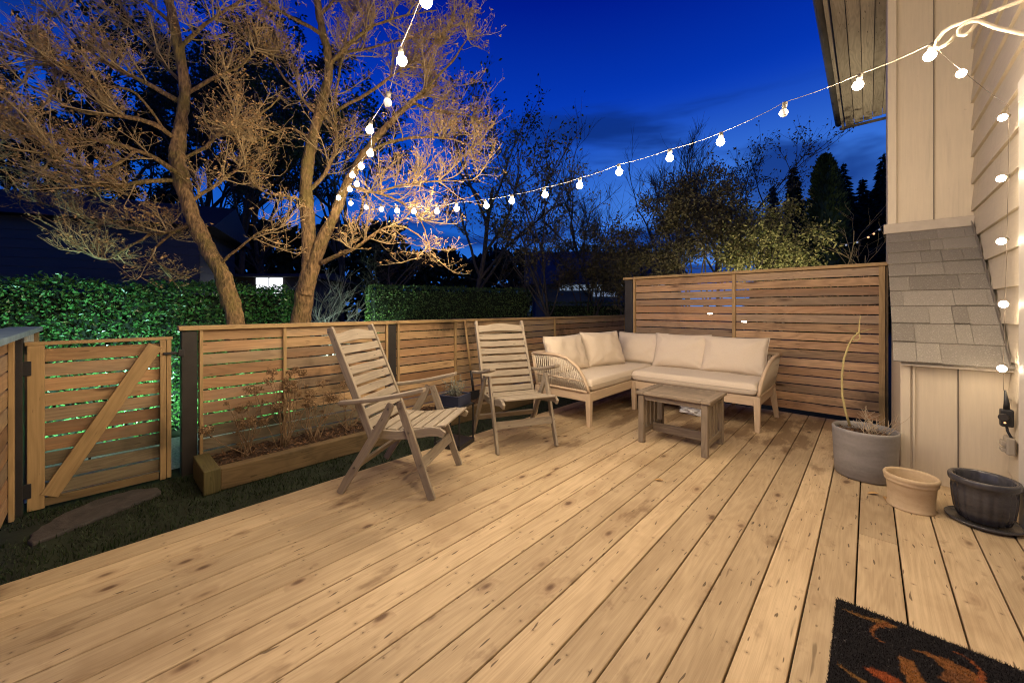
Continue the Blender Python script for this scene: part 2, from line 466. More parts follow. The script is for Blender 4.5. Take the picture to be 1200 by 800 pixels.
# ================================================================ SETTING
g = MB(); g.quadmesh([(-150, -150, -.12), (150, -150, -.12), (150, 150, -.12), (-150, 150, -.12)], [(0, 1, 2, 3)])
g.build('ground', M['ground'], kind='structure')

# deck boards running along +Y
dk = MB()
x = -2.79; x_end = .64; pitch = .1455; y0, y1 = -1.6, 5.226
i = 0
rj = random.Random(3)
# first gap seen in the photo lies at x = -0.0365
n0 = math.floor((-.0365 - x) / pitch)
x = -.0365 - n0 * pitch
dk_x0 = x
while x < x_end - .02:
    xr = min(x + pitch - .0058, x_end - .004)
    cuts = [y0]
    if rj.random() < .45: cuts.append(rj.uniform(.2, 4.4))
    cuts.append(y1)
    for a, b in zip(cuts, cuts[1:]):
        dk.box(((x + xr) / 2, (a + b) / 2, -.0175 + rj.uniform(-.0008, .0008)), (xr - x, b - a - .002, .035))
    x += pitch
dk.build('deck', M['deck'], bevel=.004, kind='structure')
jo = MB()
jo.box((dk_x0 - .0 + .03, 1.8, -.078), (.038, 6.8, .082))
for k in range(9): jo.box((-1.05, y0 + .05 + k * .84, -.08), (3.3, .038, .085))
jo.build('deck_joists', M['timber'], kind='structure')

# lawn strip (short blades) between deck and fence
STONE = [(-3.27, -.25), (-3.38, -.02), (-3.47, .16), (-3.55, .30), (-3.66, .28), (-3.74, .16), (-3.72, -.02), (-3.60, -.16), (-3.42, -.26)]
def in_stone(x, y):
    c = False
    for (ax, ay), (bx, by) in zip(STONE, STONE[1:] + STONE[:1]):
        if (ay > y) != (by > y) and x < (bx - ax) * (y - ay) / (by - ay) + ax: c = not c
    return c
gr = MB(); rg = random.Random(5)
for k in range(26000):
    px = rg.uniform(-3.8, -2.78); py = rg.uniform(-1.0, 6.0)
    if py > 2.2 and rg.random() < .5: continue
    if noise.noise(V((px * 3, py * 3, 0))) < -.45 or (in_stone(px, py) and rg.random() < .96): continue
    an = rg.uniform(0, 6.28); L = rg.uniform(.012, .03) * (1 + 1.1 * max(-.5, noise.noise(V((px * 7, py * 7, 2))))); w = rg.uniform(.002, .004)
    dx, dy = math.cos(an), math.sin(an)
    tip = (px + rg.uniform(-.015, .015), py + rg.uniform(-.015, .015), -.12 + L)
    gr.quadmesh([(px - dx * w, py - dy * w, -.121), (px + dx * w, py + dy * w, -.121), tip], [(0, 1, 2)])
tag(gr.build('grass', M['grass']), 'short dark green lawn grass between the deck and the fence', 'grass', kind='stuff')

# pale gravel strip added behind the fence so lamp light shows between slats
g = MB(); g.quadmesh([(-5.0, -3, -.112), (-4.02, -3, -.112), (-4.02, 6.5, -.112), (-5.0, 6.5, -.112)], [(0, 1, 2, 3)])
g.build('added_gravel_strip', M['gravel'], kind='structure')
# stepping stone
st = MB()
out = STONE
st.prism([(a + .012 * noise.noise(V((a * 19, b * 19, 0))), b + .02 * noise.noise(V((a * 17, b * 17, 7))), -.125) for a, b in [V((out[k][0], out[k][1])).lerp(V((out[(k + 1) % 9][0], out[(k + 1) % 9][1])), j / 5) for k in range(9) for j in range(5)]], (0, 0, .026))
tag(st.build('stepping_stone', M['slate'], bevel=.008), 'flat dark slate stepping stone sunk in the grass before the gate', 'stone')

# ================================================================ FENCES
def slats(mb, p0, p1, z0, z1, pitch=.0955, bh=.084, th=.019, jit=.0015, seams=()):
    """horizontal boards from p0 to p1 (xy) stacked between z0 and z1; boards butt at the seams"""
    p0 = V((p0[0], p0[1], 0)); p1 = V((p1[0], p1[1], 0)); L = (p1 - p0).length; d = (p1 - p0) / L
    br = [0] + [s for s in seams] + [L]
    z = z1 - bh / 2
    while z - bh / 2 > z0 - .03:
        for a, b in zip(br, br[1:]):
            A = p0 + d * (a + .001) + V((0, 0, z + random.uniform(-jit, jit)))
            B = p0 + d * (b - .001) + V((0, 0, z + random.uniform(-jit, jit)))
            mb.bar(A, B, th, bh + random.uniform(-.0015, .0015))
        z -= pitch

FX = -3.83     # face plane of the long fence
GZ = -.12
def P2(x, y, z): return V((x, y, z))

# long garden fence
fo = V((FX, .45, GZ))
t = thing('garden_fence', fo, 'long low cedar slat fence with black posts and flat cap rail beyond the deck', 'fence')
segs = [(.54, 2.16, 1.16), (2.27, 7.75, None)]
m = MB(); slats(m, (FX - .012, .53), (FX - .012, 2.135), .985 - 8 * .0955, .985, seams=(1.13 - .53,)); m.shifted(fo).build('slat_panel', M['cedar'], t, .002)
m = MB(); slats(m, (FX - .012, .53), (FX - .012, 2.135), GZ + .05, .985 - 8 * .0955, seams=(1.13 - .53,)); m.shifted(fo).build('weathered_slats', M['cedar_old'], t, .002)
m = MB(); slats(m, (FX - .012, 2.245), (FX - .012, 7.7), GZ + .05, .985, seams=(3.06 - 2.245, 5.16 - 2.245)); m.shifted(fo).build('slat_panel', M['cedar'], t, .002)
for py in (.475, 2.185):
    m = MB(); m.box((FX - .035, py, .43), (.095, .095, 1.1)); m.shifted(fo).build('post', M['blackpost'], t, .004)
for py in (7.76,):
    m = MB(); m.box((FX - .035, py, .43), (.095, .095, 1.1)); m.shifted(fo).build('post', M['blackpost'], t, .004)
for py, w in ((.545, .022), (1.13, .026), (2.12, .026), (2.26, .026), (3.06, .03), (5.16, .035), (7.68, .04)):
    m = MB(); m.box((FX + .012, py, .44), (.022, w, 1.09)); m.shifted(fo).build('batten', M['trim'], t, .002)
for a, b in ((.41, 2.23), (2.234, 5.12), (5.124, 7.83)):
    m = MB(); m.box((FX - .03, (a + b) / 2, 1.003), (.13, b - a, .034)); m.shifted(fo).build('cap_rail', M['trim'], t, .003)

# gate
go = V((FX, -.31, GZ))
t = thing('garden_gate', go, 'wooden slat garden gate with a diagonal brace, hung between black posts', 'gate')
gx = FX - .02
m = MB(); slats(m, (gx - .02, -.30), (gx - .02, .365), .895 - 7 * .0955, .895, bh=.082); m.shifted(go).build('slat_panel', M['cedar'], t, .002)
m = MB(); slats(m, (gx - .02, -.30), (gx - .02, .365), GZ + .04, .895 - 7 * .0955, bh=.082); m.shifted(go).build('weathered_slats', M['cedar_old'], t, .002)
m = MB(); m.box((gx + .01, -.268, .405), (.035, .07, 1.03)); m.shifted(go).build('stile', M['trim'], t, .003)
m = MB(); m.box((gx + .01, .325, .405), (.035, .035, 1.03)); m.shifted(go).build('stile', M['trim'], t, .003)
m = MB(); m.box((gx + .008, .358, .41), (.03, .026, 1.035)); m.shifted(go).build('stile', M['trim'], t, .003)
m = MB(); m.box((gx - .003, .033, .932), (.06, .69, .022)); m.shifted(go).build('top_rail', M['trim'], t, .002)
m = MB(); m.box((gx + .012, .035, -.073), (.03, .535, .05)); m.shifted(go).build('bottom_rail', M['timber'], t, .002)
m = MB(); m.bar((gx + .017, -.215, -.04), (gx + .017, .285, .885), .03, .085, up=(0, -.9, .5)); m.shifted(go).build('brace', M['trim'], t, .003)
m = MB()
m.box((gx + .035, .37, .82), (.012, .09, .018)); m.box((gx + .045, .425, .82), (.02, .035, .05))
m.shifted(go).build('latch', M['black'], t, .002)
for hz in (.78, .02):
    m = MB(); m.box((gx + .03, -.31, hz), (.012, .05, .09)); m.shifted(go).build('hinge', M['black'], t, .002)

# side fence, coming towards the camera
so = V((-3.8, -.37, GZ))
t = thing('side_fence', so, 'weathered slat fence at the left edge with a blue grey cap, square to the gate', 'fence')
m = MB(); slats(m, (-2.2, -.375), (-3.755, -.375), GZ + .03, .985, pitch=.105, bh=.093); m.shifted(so).build('slat_panel', M['cedar'], t, .002)
m = MB(); m.box((-3.74, -.353, .43), (.05, .022, 1.08)); m.shifted(so).build('batten', M['trim'], t, .003)
m = MB(); m.box((-3.845, -.36, .43), (.085, .085, 1.1)); m.shifted(so).build('post', M['blackpost'], t, .003)
m = MB(); m.box((-3.2, -.345, 1.012), (2.2, .15, .03)); m.shifted(so).build('cap_rail', M['bluecap'], t, .003)
m = MB(); m.box((-4.07, -.315, .93), (.36, .02, .13)); m.shifted(so).build('end_panel', M['greypanel'], t, .002)
m = MB(); m.box((-4.275, -.32, .43), (.07, .07, 1.12)); m.shifted(so).build('end_post', M['timber'], t, .002)

# tall privacy screen
SY = 5.22
po = V((-1.2, SY, 0))
t = thing('privacy_screen', po, 'tall cedar slat privacy screen standing behind the sofa', 'fence')
m = MB(); slats(m, (-2.46, SY + .012), (.105, SY + .012), .0, 1.565, seams=(2.46 - 1.19,), pitch=.0957); m.shifted(po).build('slat_panel', M['cedar_red'], t, .002)
m = MB(); m.box((-2.545, SY + .04, .74), (.11, .11, 1.7)); m.shifted(po).build('post', M['blackpost'], t, .004)
for bx, w in ((-2.452, .035), (-1.19, .035), (.095, .045)):
    m = MB(); m.box((bx, SY - .012, .78), (w, .022, 1.58)); m.shifted(po).build('batten', M['trim'], t, .002)
m = MB(); m.box((-1.235, SY + .02, 1.587), (2.75, .13, .034)); m.shifted(po).build('cap_rail', M['trim'], t, .003)
m = MB(); m.box((.13, SY + .03, .76), (.02, .05, 1.6)); m.shifted(po).build('end_post', M['timber'], t, .002)

# ================================================================ PLANTER with dried hydrangeas, shovel
pl = V((-3.5, .55, GZ))
t = thing('timber_planter', pl, 'low planter bed edged with mossy timber along the slat fence', 'planter')
m = MB(); m.box((-3.35, 2.78, -.04), (.085, 4.4, .15)); m.shifted(pl).build('edge_board', M['timber'], t, .006)
m = MB(); m.box((-3.51, .53, -.035), (.43, .095, .165)); m.shifted(pl).build('end_board', M['timber_shaded'], t, .006)
sm = MB(); nx, ny = 12, 130
vs = []; fs = []
for j in range(ny + 1):
    for i in range(nx + 1):
        px = -3.8 + .41 * i / nx; py = .58 + 4.4 * j / ny
        vs.append((px, py, .0 + .035 * noise.noise(V((px * 9, py * 9, 1))) + .018 * noise.noise(V((px * 31, py * 31, 4)))))
for j in range(ny):
    for i in range(nx):
        a = j * (nx + 1) + i; fs.append((a, a + 1, a + nx + 2, a + nx + 1))
sm.quadmesh(vs, fs, None, True); sm.shifted(pl).build('soil', M['mulch'], t)
mm = MB(); rm = random.Random(9)
for k in range(2600):
    px = rm.uniform(-3.78, -3.42); py = rm.uniform(.6, 4.6)
    z = .012 + .035 * noise.noise(V((px * 9, py * 9, 1)))
    mm.leaf((px, py, z), (rm.uniform(-1, 1), rm.uniform(-1, 1), rm.uniform(-.2, .5)), (rm.uniform(-.6, .6), rm.uniform(-.6, .6), 1), rm.uniform(.02, .05), rm.uniform(.006, .018))
mm.shifted(pl).build('mulch', M['mulch_chip'], t, kind='stuff')

def stem_path(p, top, r0, r1, wig, rr, n=7):
    p = V(p); top = V(top); pts = []
    o = rr.uniform(0, 99)
    for i in range(n + 1):
        f = i / n
        q = p.lerp(top, f)
        w = wig * math.sin(f * math.pi * .5)
        q += V((noise.noise(V((o, f * 2.5, 0))), noise.noise(V((0, f * 2.5, o))), 0)) * w
        pts.append(q)
    return pts, [r0 + (r1 - r0) * i / n for i in range(n + 1)]

def hydrangea(base, n, hmax, label, seed, blooms=.6):
    rr = random.Random(seed)
    b = V(base)
    t = thing('dried_hydrangea', b, label, 'plant', 'dried plants in the planter bed')
    st = MB(); heads = []
    for k in range(n):
        an = rr.uniform(0, 6.28); sp = rr.uniform(.03, .2); h = hmax * rr.uniform(.45, 1)
        top = V((.35 * sp * math.cos(an) + rr.uniform(0, .05), sp * 1.5 * math.sin(an), h))
        pts, rad = stem_path((rr.uniform(-.03, .03), rr.uniform(-.05, .05), -.01), top, .0042, .0018, .06, rr)
        st.tube(pts, rad, 5)
        for s in range(rr.randint(1, 3)):
            q = pts[rr.randint(2, 6)]
            e = q + V((rr.uniform(-.06, .06), rr.uniform(-.10, .10), rr.uniform(.02, .13)))
            st.tube([q, (q + e) / 2 + V((0, 0, -.01)), e], [.0022, .0018, .001], 4)
            if rr.random() < .25: heads.append((e, rr.uniform(.012, .022)))
        if rr.random() < blooms: heads.append((pts[-1], rr.uniform(.036, .056)))
    st.build('stems', M['dry_stem'], t)
    for (hp, hr) in heads:
        bl = MB()
        for k in range(int(75 * hr / .03)):
            d = V((rr.gauss(0, 1), rr.gauss(0, 1), rr.gauss(.25, .8))).normalized()
            q = hp + V((d.x, d.y, d.z * .75)) * hr * rr.uniform(.5, 1)
            bl.leaf(q, (rr.uniform(-1, 1), rr.uniform(-1, 1), rr.uniform(-1, 1)), d, rr.uniform(.010, .019), rr.uniform(.008, .014))
        for k in range(6):
            d = V((rr.gauss(0, 1), rr.gauss(0, 1), rr.gauss(.3, .5))).normalized()
            bl.tube([hp - V((0, 0, hr * .8)), hp + d * hr * .7], [.0012, .0008], 3)
        bl.build('bloom', M['dry_bloom'], t)
    return t
hydrangea((-3.58, .80, .0), 11, .48, 'dried hydrangea nearest the timber end block, short with few flower heads', 11, .5)
hydrangea((-3.60, 1.06, .0), 16, .66, 'tallest dried hydrangea with clustered brown flower heads before the fence batten', 12, .75)
hydrangea((-3.56, 1.30, .0), 13, .55, 'dried hydrangea of bare brown stems just left of the reclining chair', 13, .45)
hydrangea((-3.60, 1.62, .0), 9, .36, 'dried plant seen behind the armrest of the nearer wooden chair', 14, .4)

t = thing('garden_shovel', (-3.70, 3.2, .0), 'long handled garden tool leaning upright on the fence behind the chairs', 'garden tool')
m = MB(); m.tube([(-.005, .02, .36), (-.075, -.02, 1.0)], .013, 10); m.build('handle', M['trim'], t)
m = MB(); m.tube([(.03, .035, .10), (-.004, .0195, .37)], .016, 10); m.build('socket', M['black'], t)
m = MB(); m.prism([(.045, -.05, .12), (.045, .12, .12), (.055, .11, -.04), (.06, .035, -.09), (.055, -.04, -.04)], (.004, 0, 0)); m.build('blade', M['black'], t)

# ================================================================ CHAIRS
def arc(p0, p1, sag, n=6, axis=V((0, 0, 1))):
    p0 = V(p0); p1 = V(p1)
    return [p0.lerp(p1, i / n) + axis * (sag * 4 * (i / n) * (1 - i / n)) for i in range(n + 1)]

def make_chair(loc, rz, label):
    t = thing('folding_armchair', loc, label, 'chair', 'folding wooden armchairs on the deck', rz)
    tw = M['teak']; ox = -.3
    Y = V((0, 1, 0))
    def X(a, y, z): return V((a + ox, y, z))
    for s in (-1, 1):
        m = MB(); y = s * .262
        m.ribbon([X(.60, y, 0), X(.565, y, .09), X(.49, y, .30), X(.42, y, .49), X(.387, y, .578)], [.047, .048, .05, .05, .044], .022, Y)
        m.build('leg', tw, t, .004)
        m = MB(); y = s * .287
        m.ribbon([X(.0, y, 0), X(.05, y, .085), X(.15, y, .235), X(.24, y, .375), X(.305, y, .485), X(.345, y, .572)], [.045, .05, .054, .056, .052, .044], .022, Y)
        m.build('leg', tw, t, .004)
        m = MB(); y = s * .290
        a0 = V((.0 + ox, y, .565)); a1 = V((.565 + ox, y, .668))
        pts = [a0.lerp(a1, f) + V((0, 0, -.014 * math.sin(f * math.pi))) for f in (0, .08, .25, .5, .72, .9, 1)]
        up = V((-.1, 0, 1)).normalized()
        m.ribbon(pts, [.045, .05, .052, .058, .068, .066, .05], .024, up)
        m.build('armrest', tw, t, .006)
        m = MB(); y = s * .234
        m.ribbon([X(.165, y, .372), X(.25, y, .366), X(.36, y, .366), X(.48, y, .382), X(.58, y, .403), X(.632, y, .402), X(.668, y, .385)], [.052, .056, .056, .056, .056, .054, .04], .024, Y)
        m.build('seat_rail', tw, t, .005)
        m = MB(); y = s * .237
        m.ribbon([X(.19, y, .345), X(.12, y, .50), X(.02, y, .735), X(-.07, y, .945), X(-.105, y, 1.03)], [.046, .05, .05, .047, .042], .024, Y)
        m.build('back_post', tw, t, .006)
        for (bx, bz, by) in ((.20, .372, .252), (.40, .545, .276), (.335, .545, .302), (.452, .40, .276), (.53, .205, .276), (.105, .17, .302), (-.105, 1.0, .252)):
            m = MB(); m.tube([X(bx, s * by, bz), X(bx, s * (by + .006), bz)], .0075, 10, smooth=False); m.build('bolt', M['bolt'], t)
    # seat slats
    for k in range(6):
        f = k / 5
        xs = .235 + f * .40
        zs = .394 if xs < .38 else .394 + (xs - .38) * .155
        if k == 5: zs -= .003
        tilt = 0 if xs < .36 else .15
        m = MB(); m.bar(X(xs, -.224, zs), X(xs, .224, zs), .066, .014, up=(-tilt, 0, 1)); m.build('seat_slat', tw, t, .004)
    # back slats
    d = V((-.291, 0, .682)).normalized(); nrm = V((d.z, 0, -d.x))
    base = V((.168 + ox, 0, .41))
    for k in range(8):
        c = base + d * (.015 + k * .0715)
        bow = -.006
        m = MB()
        pts = [c + V((0, y, 0)) + nrm * (bow * (1 - (y / .226) ** 2)) for y in (-.226, -.15, -.075, 0, .075, .15, .226)]
        m.ribbon(pts, .055, .013, d.cross(Y).normalized()) if False else m.quadmesh(*slab(pts, d * .0275, nrm * .0065))
        m.build('back_slat', tw, t, .003)
    # crowned top rail
    c = base + d * (.015 + 8 * .0715 + .004)
    m = MB(); pts = []; hs = []
    for i in range(13):
        y = -.225 + .45 * i / 12
        pts.append(c + V((0, y, 0)))
    vs = []; fs = []
    for i, p in enumerate(pts):
        y = p.y
        top = .038 + .022 * math.cos(min(1, abs(y) / .17) * math.pi / 2) ** 1.2
        bot = -.03 + .012 * math.cos(min(1, abs(y) / .2) * math.pi / 2)
        for (a, b) in ((bot, -.0075), (top, -.0075), (top, .0075), (bot, .0075)):
            vs.append(p + d * a + nrm * b)
    uvs = []
    for i in range(12):
        for k in range(4):
            k2 = (k + 1) % 4
            fs.append((4 * i + k, 4 * i + 4 + k, 4 * i + 4 + k2, 4 * i + k2))
            uvs.append([(.0375 * i, k * .1), (.0375 * (i + 1), k * .1), (.0375 * (i + 1), k * .1 + .07), (.0375 * i, k * .1 + .07)])
    fs += [(0, 1, 2, 3), (51, 50, 49, 48)]; uvs += [[(0, 0)] * 4] * 2
    m.quadmesh(vs, fs, uvs); m.build('top_rail', tw, t, .004)
    m = MB(); m.bar(X(.53, -.25, .205), X(.53, .25, .205), .018, .062, up=(-.32, 0, .94)); m.build('stretcher', tw, t, .004)
    m = MB(); m.bar(X(.105, -.275, .17), X(.105, .275, .17), .018, .055, up=(.5, 0, .85)); m.build('stretcher', tw, t, .004)
    return t

def slab(pts, dv, nv):
    vs = []; fs = []; uvs = []; o = random.random() * 40; u = 0
    for i, p in enumerate(pts):
        vs += [p - dv - nv, p + dv - nv, p + dv + nv, p - dv + nv]
    for i in range(len(pts) - 1):
        L = (pts[i + 1] - pts[i]).length
        for k in range(4):
            k2 = (k + 1) % 4
            fs.append((4 * i + k, 4 * i + 4 + k, 4 * i + 4 + k2, 4 * i + k2))
            uvs.append([(o + u, o + k * .1), (o + u + L, o + k * .1), (o + u + L, o + k * .1 + .055), (o + u, o + k * .1 + .055)])
        u += L
    m = 4 * (len(pts) - 1)
    fs += [(0, 1, 2, 3), (m + 3, m + 2, m + 1, m)]; uvs += [[(0, 0), (.05, 0), (.05, .01), (0, .01)]] * 2
    return vs, fs, uvs

def mid4(a, b, c, d): return ((a[0] + b[0] + c[0] + d[0]) / 4, (a[1] + b[1] + c[1] + d[1]) / 4, 0)
ch1 = make_chair(mid4((-1.916, 1.345), (-2.239, 1.822), (-2.415, 1.027), (-2.726, 1.527)), R(32.5), 'weathered folding wooden armchair nearer the camera, in front of the planter bed')
ch2 = copy_tree(ch1)
ch2['label'] = 'weathered folding wooden armchair farther back, facing out beside the woven sofa arm'
fm = V(((-2.158 - 1.912) / 2, (2.126 + 2.639) / 2, 0)); F2 = V((.902, -.432, 0))
ch2.location = fm - F2 * .3; ch2.rotation_euler = (0, 0, math.atan2(-.432, .902))

# ================================================================ LANTERN STAND + POT PLANT between the chairs
t = thing('plant_stand', (-2.58, 2.06, 0), 'black metal lantern style plant stand between the two wooden chairs', 'plant stand', None, R(20))
w = .115
m = MB(); m.box((0, 0, .022), (.25, .25, .04)); m.build('base_tray', M['black'], t, .004)
for sx in (-1, 1):
    for sy in (-1, 1):
        m = MB(); m.box((sx * w, sy * w, .185), (.011, .011, .29)); m.build('leg', M['black'], t, .001)
m = MB()
for s in (-1, 1): m.box((0, s * w, .335), (.241, .011, .011)); m.box((s * w, 0, .335), (.011, .219, .011))
m.box((0, 0, .3375), (.218, .218, .006)); m.build('top_frame', M['black'], t, .001)
t = thing('small_blue_planter', (-2.58, 2.06, .341), 'small navy square planter with a wispy grey green herb on the black stand', 'potted plant', None, R(20))
m = MB()
for s in (-1, 1): m.box((0, s * .096, .045), (.20, .012, .09)); m.box((s * .094, 0, .045), (.012, .178, .09))
m.box((0, 0, .006), (.174, .178, .012)); m.build('pot', M['pot_blue'], t, .003)
m = MB(); m.box((0, 0, .07), (.174, .178, .012)); m.build('soil', M['mulch'], t)
m = MB(); rr = random.Random(21); lf = MB()
for k in range(44):
    an = rr.uniform(0, 6.28); sp = rr.uniform(.02, .15)
    pts, rad = stem_path((rr.uniform(-.05, .05), rr.uniform(-.05, .05), .07), (sp * math.cos(an), sp * math.sin(an), rr.uniform(.12, .24)), .0018, .0008, .03, rr, 5)
    m.tube(pts, rad, 4)
    for q in pts[2:]:
        for z in range(3): lf.leaf(q, (rr.uniform(-1, 1), rr.uniform(-1, 1), rr.uniform(0, 1)), (0, 0, 1), rr.uniform(.012, .026), .005)
m.build('stems', M['grey_leaf'], t); lf.build('leaves', M['grey_leaf'], t)

# ================================================================ SOFA
so = V((-1.7, 4.1, 0))
sofa = thing('corner_sofa', so, 'l shaped outdoor sofa with pale wood legs, woven rope arms and cream cushions', 'sofa')
ac = M['acacia']
def sp(mb, name, mat, bevel=.004): return mb.shifted(so).build(name, mat, sofa, bevel)
# seat frames
m = MB()
m.box((-2.012, 3.72, .287), (.045, .92, .09)); m.box((-2.61, 4.06, .287), (.045, 1.60, .09))
m.box((-2.31, 3.272, .287), (.56, .042, .09)); m.box((-2.31, 4.862, .287), (.56, .042, .09)); m.box((-2.31, 4.05, .318), (.555, 1.53, .02))
sp(m, 'seat_frame', ac)
m = MB()
m.box((-1.365, 4.19, .287), (1.24, .042, .09)); m.box((-1.365, 4.862, .287), (1.24, .042, .09)); m.box((-.766, 4.526, .287), (.042, .63, .09)); m.box((-1.38, 4.526, .318), (1.19, .625, .02))
sp(m, 'seat_frame', ac)
def leg(top, foot, wt=.058, wf=.04):
    m = MB(); tx, ty, tz = top; fx, fy, fz = foot; a = wt / 2; b = wf / 2
    vs = [(fx - b, fy - b, fz), (fx + b, fy - b, fz), (fx + b, fy + b, fz), (fx - b, fy + b, fz), (tx - a, ty - a, tz), (tx + a, ty - a, tz), (tx + a, ty + a, tz), (tx - a, ty + a, tz)]
    fs = [(3, 2, 1, 0), (4, 5, 6, 7), (0, 1, 5, 4), (1, 2, 6, 5), (2, 3, 7, 6), (3, 0, 4, 7)]
    o = random.random() * 20
    uvs = [[(o + vs[i][2], o + (vs[i][0] + vs[i][1])) for i in f] for f in fs]
    m.quadmesh(vs, fs, uvs); sp(m, 'leg', ac, .004)
leg((-2.008, 3.268, .334), (-1.998, 3.262, 0)); leg((-2.628, 3.262, .334), (-2.66, 3.225, 0)); leg((-2.62, 4.86, .334), (-2.655, 4.88, 0))
leg((-1.975, 4.186, .334), (-1.97, 4.183, 0)); leg((-.762, 4.184, .334), (-.757, 4.172, 0)); leg((-.752, 4.855, .334), (-.715, 4.905, 0))
# woven arm / back panels: a rounded outer rail and cords strung between rails
def woven(poly, lower, step, dirs, name='arm_panel', mid=None, r=.0042, cord_r=.0042):
    """poly: upper rail polyline; lower: lower rail polyline; cords join equal fractions"""
    rail = MB(); rail.tube(poly, .017, 10)
    rail.tube(lower, .014, 8)
    if mid: rail.tube(mid, .008, 8)
    o1 = rail.shifted(so).build(name, ac, sofa)
    def lens(P):
        a = [0]
        for p, q in zip(P, P[1:]): a.append(a[-1] + (V(q) - V(p)).length)
        return a
    def ev(P, f):
        a = lens(P); x = f * a[-1]
        for i in range(len(P) - 1):
            if x <= a[i + 1] + 1e-9:
                return V(P[i]).lerp(V(P[i + 1]), (x - a[i]) / max(1e-9, a[i + 1] - a[i]))
        return V(P[-1])
    c = MB(); n = int(max(lens(poly)[-1], lens(lower)[-1]) / step)
    for k in range(1, n):
        f = (k + (.18 if k % 2 else -.18)) / n
        a = ev(poly, f); b = ev(lower, f)
        mdl = (a + b) / 2 + V(dirs) * .004 * (1 if k % 2 else -1)
        c.tube([a, mdl, b], cord_r, 5)
    c.shifted(so).build('rope_weave', M['rope'], o1)
    return o1
# near-left arm (faces the camera)
armL = [(-2.70, 3.245, .665), (-2.50, 3.243, .675), (-2.36, 3.242, .672), (-2.24, 3.242, .645), (-2.13, 3.242, .575), (-2.06, 3.244, .49), (-2.02, 3.246, .40), (-1.995, 3.248, .335)]
lowL = [(-2.64, 3.248, .345), (-2.45, 3.248, .343), (-2.25, 3.248, .341), (-2.10, 3.248, .339), (-2.06, 3.248, .338), (-2.03, 3.248, .337), (-2.01, 3.248, .336), (-1.999, 3.248, .335)]
woven(armL, lowL, .0145, (0, 1, 0), 'arm_frame', mid=[(-2.67, 3.246, .45), (-2.035, 3.246, .44)])
m = MB(); m.tube([(-2.64, 3.25, .33), (-2.70, 3.245, .672)], .018, 8); sp(m, 'arm_post', ac, 0)
# left back
woven([(-2.70, 3.25, .668), (-2.70, 4.0, .668), (-2.70, 4.93, .668)], [(-2.64, 3.25, .343), (-2.64, 4.0, .343), (-2.64, 4.88, .343)], .0165, (1, 0, 0), 'back_frame', mid=[(-2.67, 3.25, .50), (-2.67, 4.9, .50)])
# rear back
woven([(-2.70, 4.94, .668), (-1.7, 4.95, .668), (-.71, 4.95, .668)], [(-2.64, 4.885, .343), (-1.7, 4.885, .343), (-.75, 4.885, .343)], .0165, (0, 1, 0), 'back_frame', mid=[(-2.68, 4.915, .50), (-.73, 4.915, .50)])
# right arm (seen from outside, leaning out)
armR = [(-.692, 4.95, .668), (-.694, 4.80, .672), (-.698, 4.62, .665), (-.706, 4.45, .63), (-.718, 4.31, .565), (-.732, 4.22, .48), (-.742, 4.175, .40), (-.748, 4.16, .335)]
lowR = [(-.735, 4.90, .345), (-.736, 4.72, .343), (-.738, 4.52, .341), (-.740, 4.38, .339), (-.742, 4.28, .338), (-.745, 4.21, .337), (-.747, 4.18, .336), (-.748, 4.165, .335)]
o = woven(armR, lowR, .0085, (1, 0, 0), 'arm_frame', cord_r=.005)
m = MB()
for k in range(5):
    f = (k + .5) / 5
    a = V(lowR[0]).lerp(V(armR[0]), f); zz = a.z
    # horizontal weft line following the panel out to the curved rail
    yf = 4.17 + .0 if zz < .4 else 4.17 + (zz - .4) ** 1.15 * 1.05
    m.tube([(a.x + .006, 4.92, zz), (a.x - .002, (4.92 + yf) / 2, zz), (a.x - .012, yf + .02, zz)], .0045, 6)
m.shifted(so).build('weft_cord', M['rope'], o)

